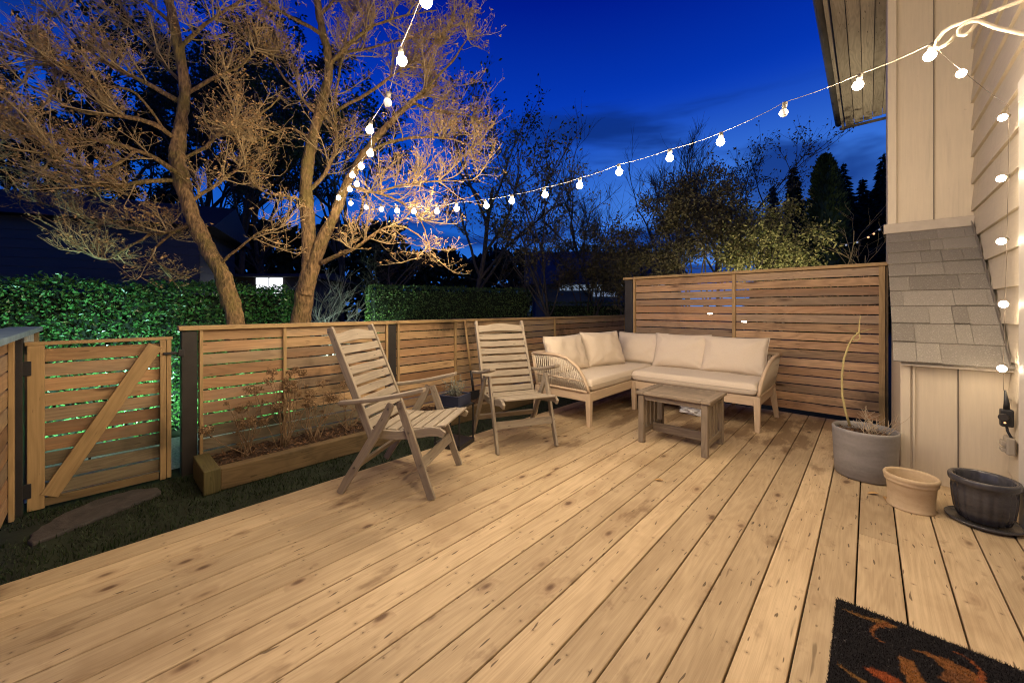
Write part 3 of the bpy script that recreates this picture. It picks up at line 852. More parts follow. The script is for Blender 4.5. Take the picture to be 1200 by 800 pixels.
def cushion(name, size, M4, seed, pinch=.6, crown=1.0, pw=4, n=26, ears=False, wr=.006, mat='cushion', te=.42):
    """stuffed cushion: size (w,h,t) in its local x,y,z; M4 places it"""
    rr = random.Random(seed); w, h, th = size; so_ = rr.uniform(0, 90)
    vs = []; fs = []
    def thick(u, v):
        e = (1 - abs(u) ** pw) * (1 - abs(v) ** pw)
        return max(0, e) ** te
    top = {}; bot = {}
    for j in range(n + 1):
        for i in range(n + 1):
            u = -1 + 2 * i / n; v = -1 + 2 * j / n
            ex = .8 if pw < 10 else .45
            u = math.copysign(abs(u) ** ex, u); v = math.copysign(abs(v) ** ex, v)
            # sides pull in between the corners
            px = u * w / 2 * (1 - pinch * .10 * (1 - v * v)) ; py = v * h / 2 * (1 - pinch * .12 * (1 - u * u))
            T = thick(u, v) * th / 2 * (.80 + .20 * (1 - u * u * .7) * (1 - v * v * .7) * crown)
            nz = noise.noise(V((px * 6 + so_, py * 6, 0))) * wr * 1.5 + noise.noise(V((px * 16, py * 14 + so_, 3))) * wr * .55
            # creases radiating from the corners
            for cu, cv in ((-1, -1), (1, -1), (1, 1), (-1, 1)):
                dd = math.hypot(u - cu, v - cv)
                if dd < .8:
                    an = math.atan2(v - cv, u - cu)
                    nz += wr * .8 * math.sin(an * 9 + so_) * (1 - dd / .8) * min(1, dd * 3)
            edge = i in (0, n) or j in (0, n)
            top[i, j] = len(vs); vs.append(V((px, py, 0 if edge else T + nz * min(1, T / (th * .2)))))
            if edge: bot[i, j] = top[i, j]
            else: bot[i, j] = len(vs); vs.append(V((px, py, -T + nz * .5)))
    for j in range(n):
        for i in range(n):
            fs.append((top[i, j], top[i + 1, j], top[i + 1, j + 1], top[i, j + 1]))
            fs.append((bot[i, j], bot[i, j + 1], bot[i + 1, j + 1], bot[i + 1, j]))
    vs = [M4 @ p for p in vs]
    m = MB(); m.quadmesh(vs, fs, None, True)
    ob = m.shifted(so).build(name, M[mat], sofa)
    # piping around the seam
    ring = [(i, 0) for i in range(n)] + [(n, j) for j in range(n)] + [(i, n) for i in range(n, 0, -1)] + [(0, j) for j in range(n, 0, -1)]
    pts = [vs[top[k]] for k in ring]; pts.append(pts[0].copy())
    pm = MB(); pm.tube(pts, .0042, 6, cap=False); pm.shifted(so).build('piping', M['piping'], ob)
    return ob
def frame_m(o, x, y):
    x = V(x).normalized(); y = V(y); y = (y - x * y.dot(x)).normalized(); z = x.cross(y)
    return Matrix.Translation(V(o)) @ Matrix((x, y, z)).transposed().to_4x4()
# seat cushions
cushion('seat_cushion', (.62, 1.56, .15), frame_m((-2.30, 4.06, .395), (1, 0, 0), (0, 1, 0)), 1, pinch=.0, pw=22, crown=.35, wr=.004, te=.3, n=36)
cushion('seat_cushion', (1.235, .70, .145), frame_m((-1.372, 4.49, .395), (1, 0, 0), (0, 1, 0)), 2, pinch=.0, pw=22, crown=.35, wr=.004, te=.3, n=36)
# back cushions
cushion('back_cushion', (.66, .43, .20), frame_m((-2.52, 3.63, .645), (.06, 1, 0), (-.34, 0, 1)), 3, wr=.014)
cushion('back_cushion', (.62, .44, .20), frame_m((-2.42, 4.26, .66), (.30, 1, .0), (-.36, .08, 1)), 4, wr=.014)
cushion('back_cushion', (.66, .41, .19), frame_m((-2.17, 4.79, .645), (1, .02, 0), (0, .32, 1)), 5, wr=.014)
cushion('back_cushion', (.64, .43, .20), frame_m((-1.645, 4.73, .645), (1, .03, 0), (0, .34, 1)), 6, wr=.014)
cushion('back_cushion', (.65, .42, .20), frame_m((-1.08, 4.71, .645), (1, .0, 0), (.03, .34, 1)), 7, wr=.014)

# crumpled plastic under the sofa
rr = random.Random(31)
bm_ = bmesh.new(); bmesh.ops.create_icosphere(bm_, subdivisions=4, radius=1)
for v in bm_.verts:
    p = v.co.copy(); n_ = noise.noise(p * 2.1) * .5 + abs(noise.noise(p * 5)) * .45 + abs(noise.noise(p * 11)) * .15
    q = p * (.75 + n_)
    v.co = V((q.x * .17, q.y * .09, max(-.045, q.z * .06)))
me = bpy.data.meshes.new('plastic_cover'); bm_.to_mesh(me); bm_.free(); me.materials.append(M['plastic_white'])
ob = bpy.data.objects.new('plastic_cover', me); COL.objects.link(ob); ob.location = (-1.36, 4.44, .046); ob.rotation_euler = (0, 0, .2)
tag(ob, 'crumpled whitish plastic sheet lying on the deck under the sofa', 'plastic sheet')

# ================================================================ COFFEE TABLE
to = V((-1.185, 3.41, 0))
t = thing('coffee_table', to, 'small weathered grey teak table with slatted ends in front of the sofa', 'table')
tw = M['tablewood']; TZ = .44; hw, hd = .30, .24
m = MB()
for s in (-1, 1):
    m.box((s * (hw - .035), 0, TZ - .013), (.07, 2 * hd, .026)); m.box((0, s * (hd - .028), TZ - .013), (2 * hw - .142, .056, .026))
m.build('top_frame', tw, t, .006)
m = MB()
for k in range(6):
    yy = -hd + .061 + (k + .5) * (2 * hd - .122) / 6
    m.box((0, yy, TZ - .0145), (2 * hw - .146, (2 * hd - .122) / 6 - .004, .02))
m.build('top_slats', tw, t, .002)
for sx in (-1, 1):
    for sy in (-1, 1):
        m = MB(); m.box((sx * .255, sy * .205, .206), (.048, .048, .412)); m.build('leg', tw, t, .005)
    for k in (-1, 0, 1):
        m = MB(); m.box((sx * .255, k * .085, .235), (.014, .056, .33)); m.build('end_slat', tw, t, .003)
    m = MB(); m.box((sx * .255, 0, .095), (.03, .358, .055)); m.build('end_rail', tw, t, .004)
    m = MB(); m.box((sx * .255, 0, .39), (.03, .358, .04)); m.build('end_rail', tw, t, .004)
for sy in (-1, 1):
    m = MB(); m.box((0, sy * .205, .39), (.458, .022, .04)); m.build('apron', tw, t, .003)
m = MB(); m.box((0, 0, .095), (.478, .022, .075)); m.build('stretcher', tw, t, .004)

# ================================================================ POTS
t = thing('grey_pot', (-.02, 3.60, 0), 'large round grey glazed pot with a bare bent sapling and dry twigs', 'pot')
prof = [(.0, .004), (.150, .004), (.160, .012), (.166, .10), (.171, .22), (.175, .305), (.176, .325), (.170, .333), (.161, .328), (.157, .30), (.155, .27)]
m = MB(); m.lathe(prof, n=64); m.build('pot_body', M['pot_grey'], t)
m = MB(); prof2 = [(.1555, .285), (.12, .295), (.07, .292), (.03, .297), (.0, .296)]; m.lathe(prof2, n=40); m.build('soil', M['mulch'], t)
m = MB(); rr = random.Random(17)
for k in range(120):
    an = rr.uniform(0, 6.28); r_ = .145 * rr.random() ** .5
    m.leaf((r_ * math.cos(an), r_ * math.sin(an), .297), (rr.uniform(-1, 1), rr.uniform(-1, 1), rr.uniform(0, .4)), (0, 0, 1), rr.uniform(.015, .04), rr.uniform(.006, .014))
m.build('mulch', M['mulch_chip'], t)
def at_y(u, v, y):
    k = y / (CT + ST * (u - 600) / F_PX); return at(u, v, k)
po = V((-.02, 3.60, 0))
m = MB()
pts = [at_y(u, v, yy) - po for u, v, yy in ((996, 499, 3.62), (991, 483, 3.62), (987, 463, 3.63), (986.5, 440, 3.64), (989, 420, 3.65), (995, 403, 3.66), (1001, 394, 3.66), (1006.5, 389, 3.66))]
m.tube(pts, [.0075, .0072, .0068, .0064, .0062, .0058, .0054, .005], 8)
m.tube([at_y(999, 397, 3.66) - po, at_y(1003, 399.5, 3.65) - po, at_y(1008, 396.5, 3.65) - po, at_y(1006.5, 389, 3.66) - po, at_y(1007, 378, 3.66) - po, at_y(1008.5, 370, 3.66) - po], [.0048, .0044, .0042, .004, .0034, .002], 6)
m.tube([at_y(1006, 390, 3.66) - po, at_y(1013, 387.5, 3.63) - po, at_y(1022, 385, 3.6) - po], [.003, .0022, .0012], 5)
m.tube([at_y(1006, 390, 3.66) - po, at_y(999, 388, 3.66) - po, at_y(992, 384, 3.66) - po], [.002, .0014, .0008], 5)
m.tube([at_y(988, 443, 3.64) - po, at_y(995, 436, 3.6) - po, at_y(998, 430, 3.6) - po], [.0016, .001, .0006], 4)
m.tube([at_y(987, 455, 3.64) - po, at_y(998, 453, 3.62) - po, at_y(1007, 449, 3.6) - po], [.0016, .001, .0006], 4)
m.build('sapling', M['sprout'], t)
m = MB()
for k in range(22):
    an = rr.uniform(0, 6.28); r_ = rr.uniform(.0, .07)
    b = V((.05 + r_ * math.cos(an), -.02 + r_ * math.sin(an), .295))
    pts, rad = stem_path(b, b + V((rr.uniform(-.10, .10), rr.uniform(-.08, .08), rr.uniform(.06, .20))), .0028, .0012, .03, rr, 5)
    m.tube(pts, rad, 4)
    q = pts[3]; m.tube([q, q + V((rr.uniform(-.05, .05), rr.uniform(-.05, .05), .04))], [.002, .001], 4)
m.build('dry_twigs', M['twig_pale'], t)

t = thing('terracotta_pot', (.18, 3.215, 0), 'small empty tan clay pot with a rolled rim, between grey and charcoal pots', 'pot')
prof = [(.0, .006), (.088, .006), (.102, .0), (.104, .008), (.098, .016), (.100, .08), (.105, .135), (.107, .143), (.113, .148), (.115, .155), (.111, .160), (.117, .168), (.119, .182), (.114, .190), (.105, .190), (.099, .180), (.096, .10), (.092, .02), (.0, .018)]
m = MB(); m.lathe(prof, n=64); m.build('pot_body', M['pot_tan'], t)

t = thing('charcoal_pot', (.452, 3.235, 0), 'empty charcoal ribbed pot on a dark saucer beside the wall outlet', 'pot')
fl = lambda an, z: 1 + (.055 * (0.5 + .5 * math.cos(an * 20)) ** .6 if .03 < z < .205 else 0)
prof = [(.0, .024), (.085, .024), (.095, .028), (.104, .07), (.110, .12), (.114, .18), (.118, .21), (.127, .216), (.130, .225), (.130, .24), (.126, .248), (.112, .248), (.106, .24), (.100, .16), (.09, .05), (.0, .045)]
m = MB(); m.lathe(prof, n=120, flute=fl); m.build('pot_body', M['pot_dark'], t)
m = MB(); m.lathe([(0, .004), (.115, .004), (.135, .010), (.143, .022), (.138, .026), (.126, .016), (.0, .014)], n=64); m.build('saucer', M['pot_dark'], t)

# ================================================================ DOORMAT
def doormat():
    x0, x1, ya, yb = -.093, .40, 1.22, 1.985
    N = NT('coir_mat'); a = N.n.new('ShaderNodeAttribute'); a.attribute_name = 'pattern'
    n = N.noise(N.obj(), 260, 3, .7)
    col = N.mix(N.smooth(n, .35, .7, 0, .6), a.outputs['Color'], (.012, .011, .012))
    sp = N.noise(N.obj(), 130, 2, .6)
    col = N.mix(N.smooth(sp, .70, .74, 0, .7), col, (.30, .28, .26))
    N.setc(col); N.rough(.98); N.b.inputs['Specular IOR Level'].default_value = .1
    # woven design: curling leaf scrolls (pixel tracings turned to deck points)
    def dk_(u, v):
        k = (CAM_H - .016) * F_PX / (v - HOR_V); p = at(u, v, k); return V((p.x, p.y, 0))
    zz = lambda x, y: dk_(960 + x / 5, 700 + y / 5)
    shapes = [([zz(140, 60), zz(200, 85), zz(270, 110), zz(340, 130), zz(400, 150), zz(455, 165)], [.004, .010, .012, .018, .022, .004], (.30, .15, .045)),
              ([zz(400, 150), zz(340, 160), zz(310, 185), zz(320, 220), zz(350, 245), zz(385, 260)], [.016, .010, .007, .006, .005, .003], (.32, .12, .04)),
              ([zz(105, 375), zz(150, 410), zz(210, 455), zz(260, 490), zz(320, 540)], [.003, .008, .010, .014, .02], (.34, .17, .05)),
              ([zz(275, 410), zz(330, 430), zz(390, 460), zz(440, 490), zz(480, 530)], [.006, .022, .032, .038, .04], (.42, .10, .03)),
              ([zz(480, 340), zz(510, 365), zz(535, 420), zz(560, 470), zz(590, 530)], [.008, .026, .032, .034, .036], (.34, .14, .04)),
              ([zz(550, 300), zz(620, 315), zz(690, 350), zz(760, 390), zz(830, 430), zz(900, 470), zz(950, 500)], [.004, .008, .018, .045, .055, .05, .03], (.32, .13, .04)),
              ([zz(800, 310), zz(870, 350), zz(920, 390), zz(955, 430), zz(955, 465), zz(930, 490)], [.003, .005, .007, .010, .012, .008], (.38, .11, .035)),
              ([zz(740, 470), zz(800, 450), zz(850, 480), zz(860, 540)], [.02, .03, .03, .03], (.24, .10, .04)),
              ([V((.05, 1.40, 0)), V((.15, 1.46, 0)), V((.25, 1.40, 0)), V((.33, 1.47, 0))], [.005, .03, .03, .01], (.38, .14, .04)),
              ([V((-.04, 1.30, 0)), V((.06, 1.30, 0)), V((.18, 1.27, 0))], [.01, .03, .006], (.40, .12, .04))]
    def colour(px, py):
        q = V((px + .006 * noise.noise(V((px * 60, py * 60, 0))), py + .006 * noise.noise(V((px * 60, py * 60, 5))), 0))
        c = (.014, .013, .015)
        for P, Wd, cc in shapes:
            for i in range(len(P) - 1):
                ab = P[i + 1] - P[i]; f = max(0, min(1, (q - P[i]).dot(ab) / max(1e-9, ab.length_squared)))
                if (q - P[i] - ab * f).length < .68 * (Wd[i] + (Wd[i + 1] - Wd[i]) * f):
                    k = .75 + .5 * noise.noise(V((px * 90, py * 90, 2)))
                    c = tuple(max(0.01, v * k) for v in cc)
        return c
    t = thing('doormat', ((x0 + x1) / 2, (ya + yb) / 2, 0), 'black coir doormat with curling orange and tan leaf pattern at the lower right', 'doormat')
    off = V(t.location)
    def attr(me, cols):
        ca = me.color_attributes.new('pattern', 'FLOAT_COLOR', 'POINT')
        ca.data.foreach_set('color', [k for c in cols for k in (c[0], c[1], c[2], 1.0)])
    n, mm_ = 90, 140
    b = MB(); vs = []; fs = []; cols = []
    for j in range(mm_ + 1):
        for i in range(n + 1):
            px = x0 + (x1 - x0) * i / n; py = ya + (yb - ya) * j / mm_
            e = i in (0, n) or j in (0, mm_)
            vs.append((px, py, .003 if e else .012 + .002 * noise.noise(V((px * 120, py * 120, 0))))); cols.append(colour(px, py))
    for j in range(mm_):
        for i in range(n):
            a = j * (n + 1) + i; fs.append((a, a + 1, a + n + 2, a + n + 1))
    b.quadmesh(vs, fs, None, True); o = b.shifted(off).build('mat_base', N.m, t); attr(o.data, cols)
    b = MB(); cols = []; rr = random.Random(41)
    for k in range(30000):
        px = rr.uniform(x0 - .002, x1 + .002); py = rr.uniform(1.40, yb + .002)
        an = rr.uniform(0, 6.28); w = .0011; L = rr.uniform(.004, .009)
        dx, dy = math.cos(an) * w, math.sin(an) * w; c = colour(px, py)
        if rr.random() < .012: c = (.35, .33, .30)
        b.quadmesh([(px - dx, py - dy, .009), (px + dx, py + dy, .009), (px + rr.uniform(-.006, .006), py + rr.uniform(-.006, .006), .011 + L)], [(0, 1, 2)])
        cols += [c] * 3
    o = b.shifted(off).build('bristles', N.m, t, kind='stuff'); attr(o.data, cols)
doormat()

# fallen leaves on the deck
lf = [(.02, 3.27, .5, 'brown fallen leaf beside the tan clay pot', .06), (.075, 3.235, 1.7, 'narrow fallen leaf lying between grey and tan pots', .05), (-1.03, 2.55, .3, 'curled brown leaf lying alone on the middle of the deck', .055)]
for (lx, ly, an, lab, L) in lf:
    m = MB(); d = V((math.cos(an), math.sin(an), 0)); w = V((-d.y, d.x, 0))
    rows = []
    vs = []; fs = []
    for i in range(7):
        f = i / 6; wd = L * .24 * math.sin(f * math.pi) ** .7 + .0006
        for s in (-1, 0, 1): vs.append(d * (f - .5) * L + w * s * wd + V((0, 0, .004 + abs(s) * .008 * math.sin(f * 3) + .006 * f * f)))
    for i in range(6):
        for s in range(2):
            a = i * 3 + s; fs.append((a, a + 1, a + 4, a + 3))
    m.quadmesh(vs, fs); o = m.build('fallen_leaf', M['dead_leaf'], None, loc=(lx, ly, 0))
    tag(o, lab, 'leaf', 'fallen leaves on the deck')

# ================================================================ HOUSE
HX = .64
ho = V((HX, 3, 0))
house = thing('house', ho, 'beige house wall with lap siding, boarded chimney chase and shingle skirt roof', 'house')
def hp(mb, name, mat, bevel=0, parent=None): return mb.shifted(ho).build(name, mat, parent or house, bevel)
# lap siding as tilted boards
def lap(ya, yb, z0, z1, name, skirt=False):
    m = MB(); e = .222; z = z0; th = .022
    while z < z1:
        zt = z + e + .012
        m.prism([(HX - .026, 0, z), (HX - .007, 0, zt), (HX + .004, 0, zt), (HX + .004, 0, z)], (0, yb - ya, 0))
        for k in range(8): m.v[-8 + k] = (m.v[-8 + k][0], m.v[-8 + k][1] + ya, m.v[-8 + k][2])
        z += e
    return m
m = lap(3.31, 4.90, -.05, 4.35, 'siding'); hp(m, 'lap_siding', M['siding'], .002)
m = lap(-1.8, 2.245, -.05, 4.35, 'siding'); hp(m, 'lap_siding', M['siding'], .002)
m = MB(); m.box((HX + .11, 2.6, 2.1), (.2, 12.8, 4.5)); hp(m, 'wall', M['siding'])
# door / window casing and sliding door that starts right at the edge of the photo
m = MB(); m.box((HX - .03, 3.255, 1.12), (.06, .11, 2.24)); m.box((HX - .03, 2.30, 1.12), (.06, .11, 2.24)); m.box((HX - .03, 2.78, 2.295), (.062, 1.08, .11)); hp(m, 'door_casing', M['casing'], .004)
m = MB(); m.box((HX + .003, 2.78, 1.12), (.012, .84, 2.2)); dr = hp(m, 'door', M['casing'], .003)
m = MB(); m.box((HX - .006, 2.78, 1.15), (.01, .62, 1.9)); hp(m, 'door_glass', M['glass_dark'], 0, dr)
# upper chase
UX, UY = .128, 4.87
m = MB(); m.box(((UX + HX) / 2, UY + .30, 2.95), (HX - UX - .002, .58, 2.75)); hp(m, 'chase_wall', M['batten'], .003)
m = MB(); m.box((UX + .026, UY - .004, 2.98), (.058, .024, 2.6)); hp(m, 'corner_trim', M['trimpaint'], .003)
m = MB(); m.box((UX + .031 - .02, UY + .02, 2.98), (.02, .07, 2.6)); hp(m, 'corner_trim', M['trimpaint'], .003)
for bx in (.41,):
    m = MB(); m.box((bx - .0015, UY + .006, 2.98), (.004, .02, 2.6)); hp(m, 'panel_joint', M['wire_dark'])
m = MB(); m.box(((UX - .03 + HX) / 2, UY - .018, 1.868), (HX - UX + .028, .05, .085)); hp(m, 'flashing', M['flash'], .004)
# lower chase
LX, LY = .160, 3.73
m = MB(); m.box(((LX + HX) / 2, LY + .75, .395), (HX - LX - .002, 1.49, .79)); hp(m, 'lower_chase_wall', M['batten'], .003)
m = MB(); m.box((LX + .022, LY - .004, .42), (.048, .022, .84)); hp(m, 'corner_trim', M['trimpaint'], .003)
m = MB(); m.box((LX + .062, LY - .002, .42), (.012, .012, .84)); hp(m, 'corner_trim', M['trimpaint'], .002)
m = MB(); m.box((.418, LY + .004, .42), (.005, .012, .84)); hp(m, 'panel_joint', M['wire_dark'])
# skirt roof: courses of shingle tabs on a flared slope
def slope(f):  # f 0 top .. 1 bottom
    y = 4.84 + (3.66 - 4.84) * f; z = 1.825 + (.795 - 1.825) * f + .035 * math.sin(f * math.pi)
    return V((0, y, z))
core = MB()
prof = [slope(i / 8) - V((0, 0, .02)) for i in range(9)]
core.prism([(LX + .001, p.y, p.z) for p in prof] + [(LX + .001, 5.21, .775), (LX + .001, 5.21, 1.80)], (HX - LX - .003, 0, 0)); hp(core, 'skirt_deck', M['flash'])
sh = MB(); rs = random.Random(23); rows = 9
for r in range(rows):
    f0 = r / rows; f1 = (r + 1) / rows + .004
    a = slope(f0 - (.0 if r == 0 else .015)); b = slope(f1); up = V((0, -.66, .75)) 
    x = .118 + .010 * (1 - f1)
    xl = UX - .012 + (LX - .038 - UX + .012) * f1
    x = xl
    while x < HX - .004:
        w = rs.choice((.07, .11, .15, .19, .25))
        xr = min(x + w, HX - .004)
        if HX - xr < .03: xr = HX - .004
        lift = .013 + rs.choice((0, .002, .007)) + rs.uniform(-.0015, .0015)
        A0 = V((x + .0008, a.y, a.z)) + up * .002; A1 = V((xr - .0008, a.y, a.z)) + up * .002
        B0 = V((x + .0008, b.y, b.z)) + up * lift; B1 = V((xr - .0008, b.y, b.z)) + up * lift
        dn = up * .0085
        sh.quadmesh([A0, A1, B1, B0, A0 - dn, A1 - dn, B1 - dn, B0 - dn], [(0, 3, 2, 1), (4, 5, 6, 7), (0, 1, 5, 4), (1, 2, 6, 5), (2, 3, 7, 6), (3, 0, 4, 7)])
        x = xr
hp(sh, 'skirt_shingles', M['shingle'])
# step flashing in the corner to the lap siding
m = MB()
for r in range(9):
    p = slope((r + .2) / 9); q = slope((r + 1.0) / 9)
    m.prism([(HX - .03, p.y, p.z + .012), (HX - .03, q.y, q.z + .016), (HX - .03, q.y - .01, q.z + .07), (HX - .03, p.y - .0, p.z + .06)], (.003, 0, 0))
hp(m, 'step_flashing', M['gutter'])
# main roof with stained soffit, overhanging the side of the house
EX, EZ = -.345, 4.38
m = MB()
for k in range(9):
    xa = EX + .045 + k * .118
    m.box((xa + .055, 3.97, EZ + .025 + k * .016 + (.008 if k % 2 else 0)), (.113, 10.24, .02))
hp(m, 'soffit', M['soffit'], .003)
m = MB(); m.box((EX + .012, 3.97, EZ + .05), (.035, 10.28, .15)); hp(m, 'fascia', M['soffit'], .003)
m = MB(); m.box((EX + .35, 9.07, EZ + .0), (.78, .03, .04)); hp(m, 'rake_bar', M['gutter'], .002)
m = MB(); m.prism([(EX - .02, -1.2, EZ + .12), (1.6, -1.2, EZ + .45), (1.6, -1.2, EZ + .50), (EX - .02, -1.2, EZ + .16)], (0, 10.34, 0)); hp(m, 'roof', M['roof_dark'])
m = MB(); m.tube([(EX - .05, -1.1, EZ + .10), (EX - .05, 9.09, EZ + .10)], .05, 10); hp(m, 'gutter', M['gutter'])

# bracket
A_ = V((.206, 2.51, 0)); B_ = V((.64, 2.35, 0)); dAB = (B_ - A_).normalized()
bo = A_ + dAB * .44 + V((0, 0, 2.3))
t = thing('plant_bracket', bo, 'cream scrolled iron hanging bracket on the siding that holds the string lights', 'bracket')
def bk(tt, z): return A_ + dAB * tt + V((0, 0, z)) - bo
m = MB(); m.tube([bk(.445, 2.335), bk(.247, 2.339), bk(.122, 2.351)] + [bk(.09, 2.357), bk(.06, 2.36), bk(.033, 2.352), bk(.014, 2.326), bk(.008, 2.305), bk(.02, 2.292), bk(.04, 2.292), bk(.058, 2.302), bk(.068, 2.318)], .0075, 10); m.build('arm', M['bracket'], t)
m = MB(); m.tube([bk(.445, 2.07), bk(.35, 2.14), bk(.247, 2.208), bk(.18, 2.275), bk(.14, 2.325), bk(.118, 2.345), bk(.095, 2.346), bk(.078, 2.332), bk(.078, 2.312), bk(.095, 2.300), bk(.113, 2.306), bk(.126, 2.325)], .0075, 10); m.build('brace', M['bracket'], t)
m = MB(); m.bar(bk(.447, 2.40), bk(.447, 2.02), .028, .006, up=tuple(dAB)); m.build('wall_plate', M['bracket'], t, .001)

# ================================================================ STRING LIGHTS
def globe(mb, c, r):
    bm = bmesh.new(); bmesh.ops.create_icosphere(bm, subdivisions=3, radius=r)
    vs = [v.co + V(c) for v in bm.verts]; bm.verts.index_update()
    fs = [tuple(v.index for v in f.verts) for f in bm.faces]; bm.free()
    mb.quadmesh(vs, fs, [[(0, 0)] * 3] * len(fs), True)
def bulb(parent, o, p, d, mat, r=.0215):
    """bulb hanging from wire point p along direction d"""
    d = V(d).normalized(); p = V(p) - o
    m = MB(); m.tube([p, p + d * .022, p + d * .034], [.011, .0125, .0095], 10); sk = None
    b = MB(); globe(b, p + d * (.034 + r * .85), r)
    ob = b.build('bulb', mat, parent)
    m.build('socket', M['socket'], ob)
def string_run(pts, lit, label, sag_pts=None, wire='wire_white', r=.0215, hang=(0, 0, -1), wr=.0013):
    o = V(pts[0]); t = thing('string_lights', o, label, 'string lights', 'globe string lights over the deck')
    m = MB(); fine = []
    for i in range(len(pts) - 1):
        for k in range(4):
            f = k / 4; q = V(pts[i]).lerp(V(pts[i + 1]), f) - V((0, 0, .02 * 4 * f * (1 - f) * .35)); fine.append(q - o)
    fine.append(V(pts[-1]) - o)
    m.tube(fine, wr, 6); m.build('wire', M[wire], t)
    for p, l in zip(pts, lit):
        if l is None: continue
        h = V(hang) + V((random.uniform(-.22, .22), random.uniform(-.22, .22), 0))
        bulb(t, o, p, h, {1: M['bulb'], 0: M['bulb_off'], 2: M['bulb_dim'], 3: M['bulb_wall'], 4: M['bulb_tree']}[l], r)
    return t
# run across the yard: hook -> tree. Bulb pixel positions, depth along the straight run
hook = at(1093, 52, 1.70); tree_pt = at(396, 230, 4.10)
us = [(1093, 64), (1008, 99), (920, 131), (845, 166), (785, 185), (725, 202), (680, 217), (637, 228), (600, 236), (568, 241), (535, 244), (513, 248), (486, 248), (464, 247), (446, 245), (430, 243), (411, 238)]
pts = []
for i, (u, v) in enumerate(us):
    t_ = i / 16; D = 1.70 + t_ * (4.10 - 1.70)
    p = at(u, v, D); p.z += .05
    pts.append(p)
lit = [1, 1, 0] + [1] * 10 + [2, 2, 2, 2]
string_run(pts + [tree_pt], lit + [None], 'string of globe bulbs crossing the yard from the wall bracket to the forked tree')
# run from tree overhead back to the house (passes above the camera)
us2 = [(396, 232), (410, 222), (419, 216), (413, 205), (424, 195), (435, 180), (435, 152), (456, 120), (469, 70)]
pts = []
zs = [2.33, 2.33, 2.31, 2.33, 2.30, 2.285, 2.27, 2.26, 2.28]
for (u, v), z in zip(us2, zs):
    D = (z - .05 - CAM_H) * F_PX / (HOR_V - v); p = at(u, v, D); p.z += .05; pts.append(p)
T = pts[-1]; E_ = V((.60, .28, 2.62))
for k in range(1, 7): 
    f = k / 6.4; q = T.lerp(E_, f); q.z += -.06 * 4 * f * (1 - f); pts.append(q)
string_run(pts + [E_], [3] * 2 + [4] * 4 + [1] + [0] + [1] * 7 + [None], 'string of globe bulbs from the forked tree up overhead towards the house')
# run down the wall to the timer
pts = [hook, hook.lerp(V((.575, 3.50, 2.30)), .38) + V((0, 0, -.01)), V((.578, 3.50, 2.30)), V((.578, 3.497, 2.24)), V((.578, 3.50, 1.90)), V((.575, 3.51, 1.545)), V((.572, 3.53, 1.19)), V((.566, 3.535, .83)), V((.57, 3.56, .68))]
string_run(pts, [None, 1, None, 3, 3, 3, 3, 3, None], 'string of globe bulbs hanging straight down the siding to the black timer', wire='wire_dark', hang=(-.40, -.85, -.3), r=.0185)

# timer + outlet
t = thing('plug_timer', (.585, 3.58, .52), 'black outdoor plug timer box with a dial hanging by the wall outlet', 'timer')
m = MB(); m.box((0, 0, 0), (.05, .045, .10)); m.build('body', M['black'], t, .008)
m = MB(); m.tube([(-.012, -.022, .008), (-.020, -.046, .008)], .02, 20, smooth=False); m.build('dial', M['blackpost'], t, .002)
m = MB(); m.tube([(0, 0, .05), (0, -.003, .085), (-.006, -.005, .16)], [.014, .012, .004], 10); m.build('plug', M['black'], t)
m = MB(); m.tube([(-.01, -.024, -.025), (-.01, -.028, -.025)], .005, 8); m.build('pilot_light', M['xmas_r'], t)
m = MB(); m.tube([(0, 0, -.045), (.003, -.004, -.075), (.012, -.012, -.10), (.022, -.01, -.13), (.028, .0, -.15)], .006, 8); m.build('cord', M['black'], t)
t = thing('wall_outlet', (HX - .03, 3.60, .36), 'smoky weatherproof outlet box on the siding just above the charcoal pot', 'outlet')
m = MB(); m.box((-.012, 0, 0), (.035, .09, .10)); m.build('cover', M['plastic_clear'], t, .008)
m = MB(); m.box((-.035, .0, .01), (.02, .06, .03)); m.box((-.035, .0, -.028), (.02, .06, .02)); m.build('flap', M['plastic_clear'], t, .004)

# ================================================================ TREES
def rnd_dir(rr, z0=-1, z1=1):
    a = rr.uniform(0, 6.283); z = rr.uniform(z0, z1); s = math.sqrt(max(0, 1 - z * z)); return V((s * math.cos(a), s * math.sin(a), z))

def grow(mb, p, d, L, r0, r1, rr, n=5, wig=.25, up=.0, sides=5):
    """one wiggly branch; returns its points"""
    pts = [V(p)]; d = V(d).normalized(); rad = [r0]
    for i in range(n):
        d = (d + V((rr.gauss(0, wig), rr.gauss(0, wig), rr.gauss(0, wig) + up)) * .5).normalized()
        pts.append(pts[-1] + d * L / n); rad.append(r0 + (r1 - r0) * (i + 1) / n)
    mb.tube(pts, rad, sides, cap=False)
    return pts

def smooth_line(P, k=4):
    P = [V(p) for p in P]; out = []
    for i in range(len(P) - 1):
        p0 = P[max(0, i - 1)]; p1 = P[i]; p2 = P[i + 1]; p3 = P[min(len(P) - 1, i + 2)]
        for j in range(k):
            t = j / k
            out.append(.5 * ((2 * p1) + (p2 - p0) * t + (2 * p0 - 5 * p1 + 4 * p2 - p3) * t * t + (3 * p1 - p0 - 3 * p2 + p3) * t ** 3))
    out.append(P[-1]); return out

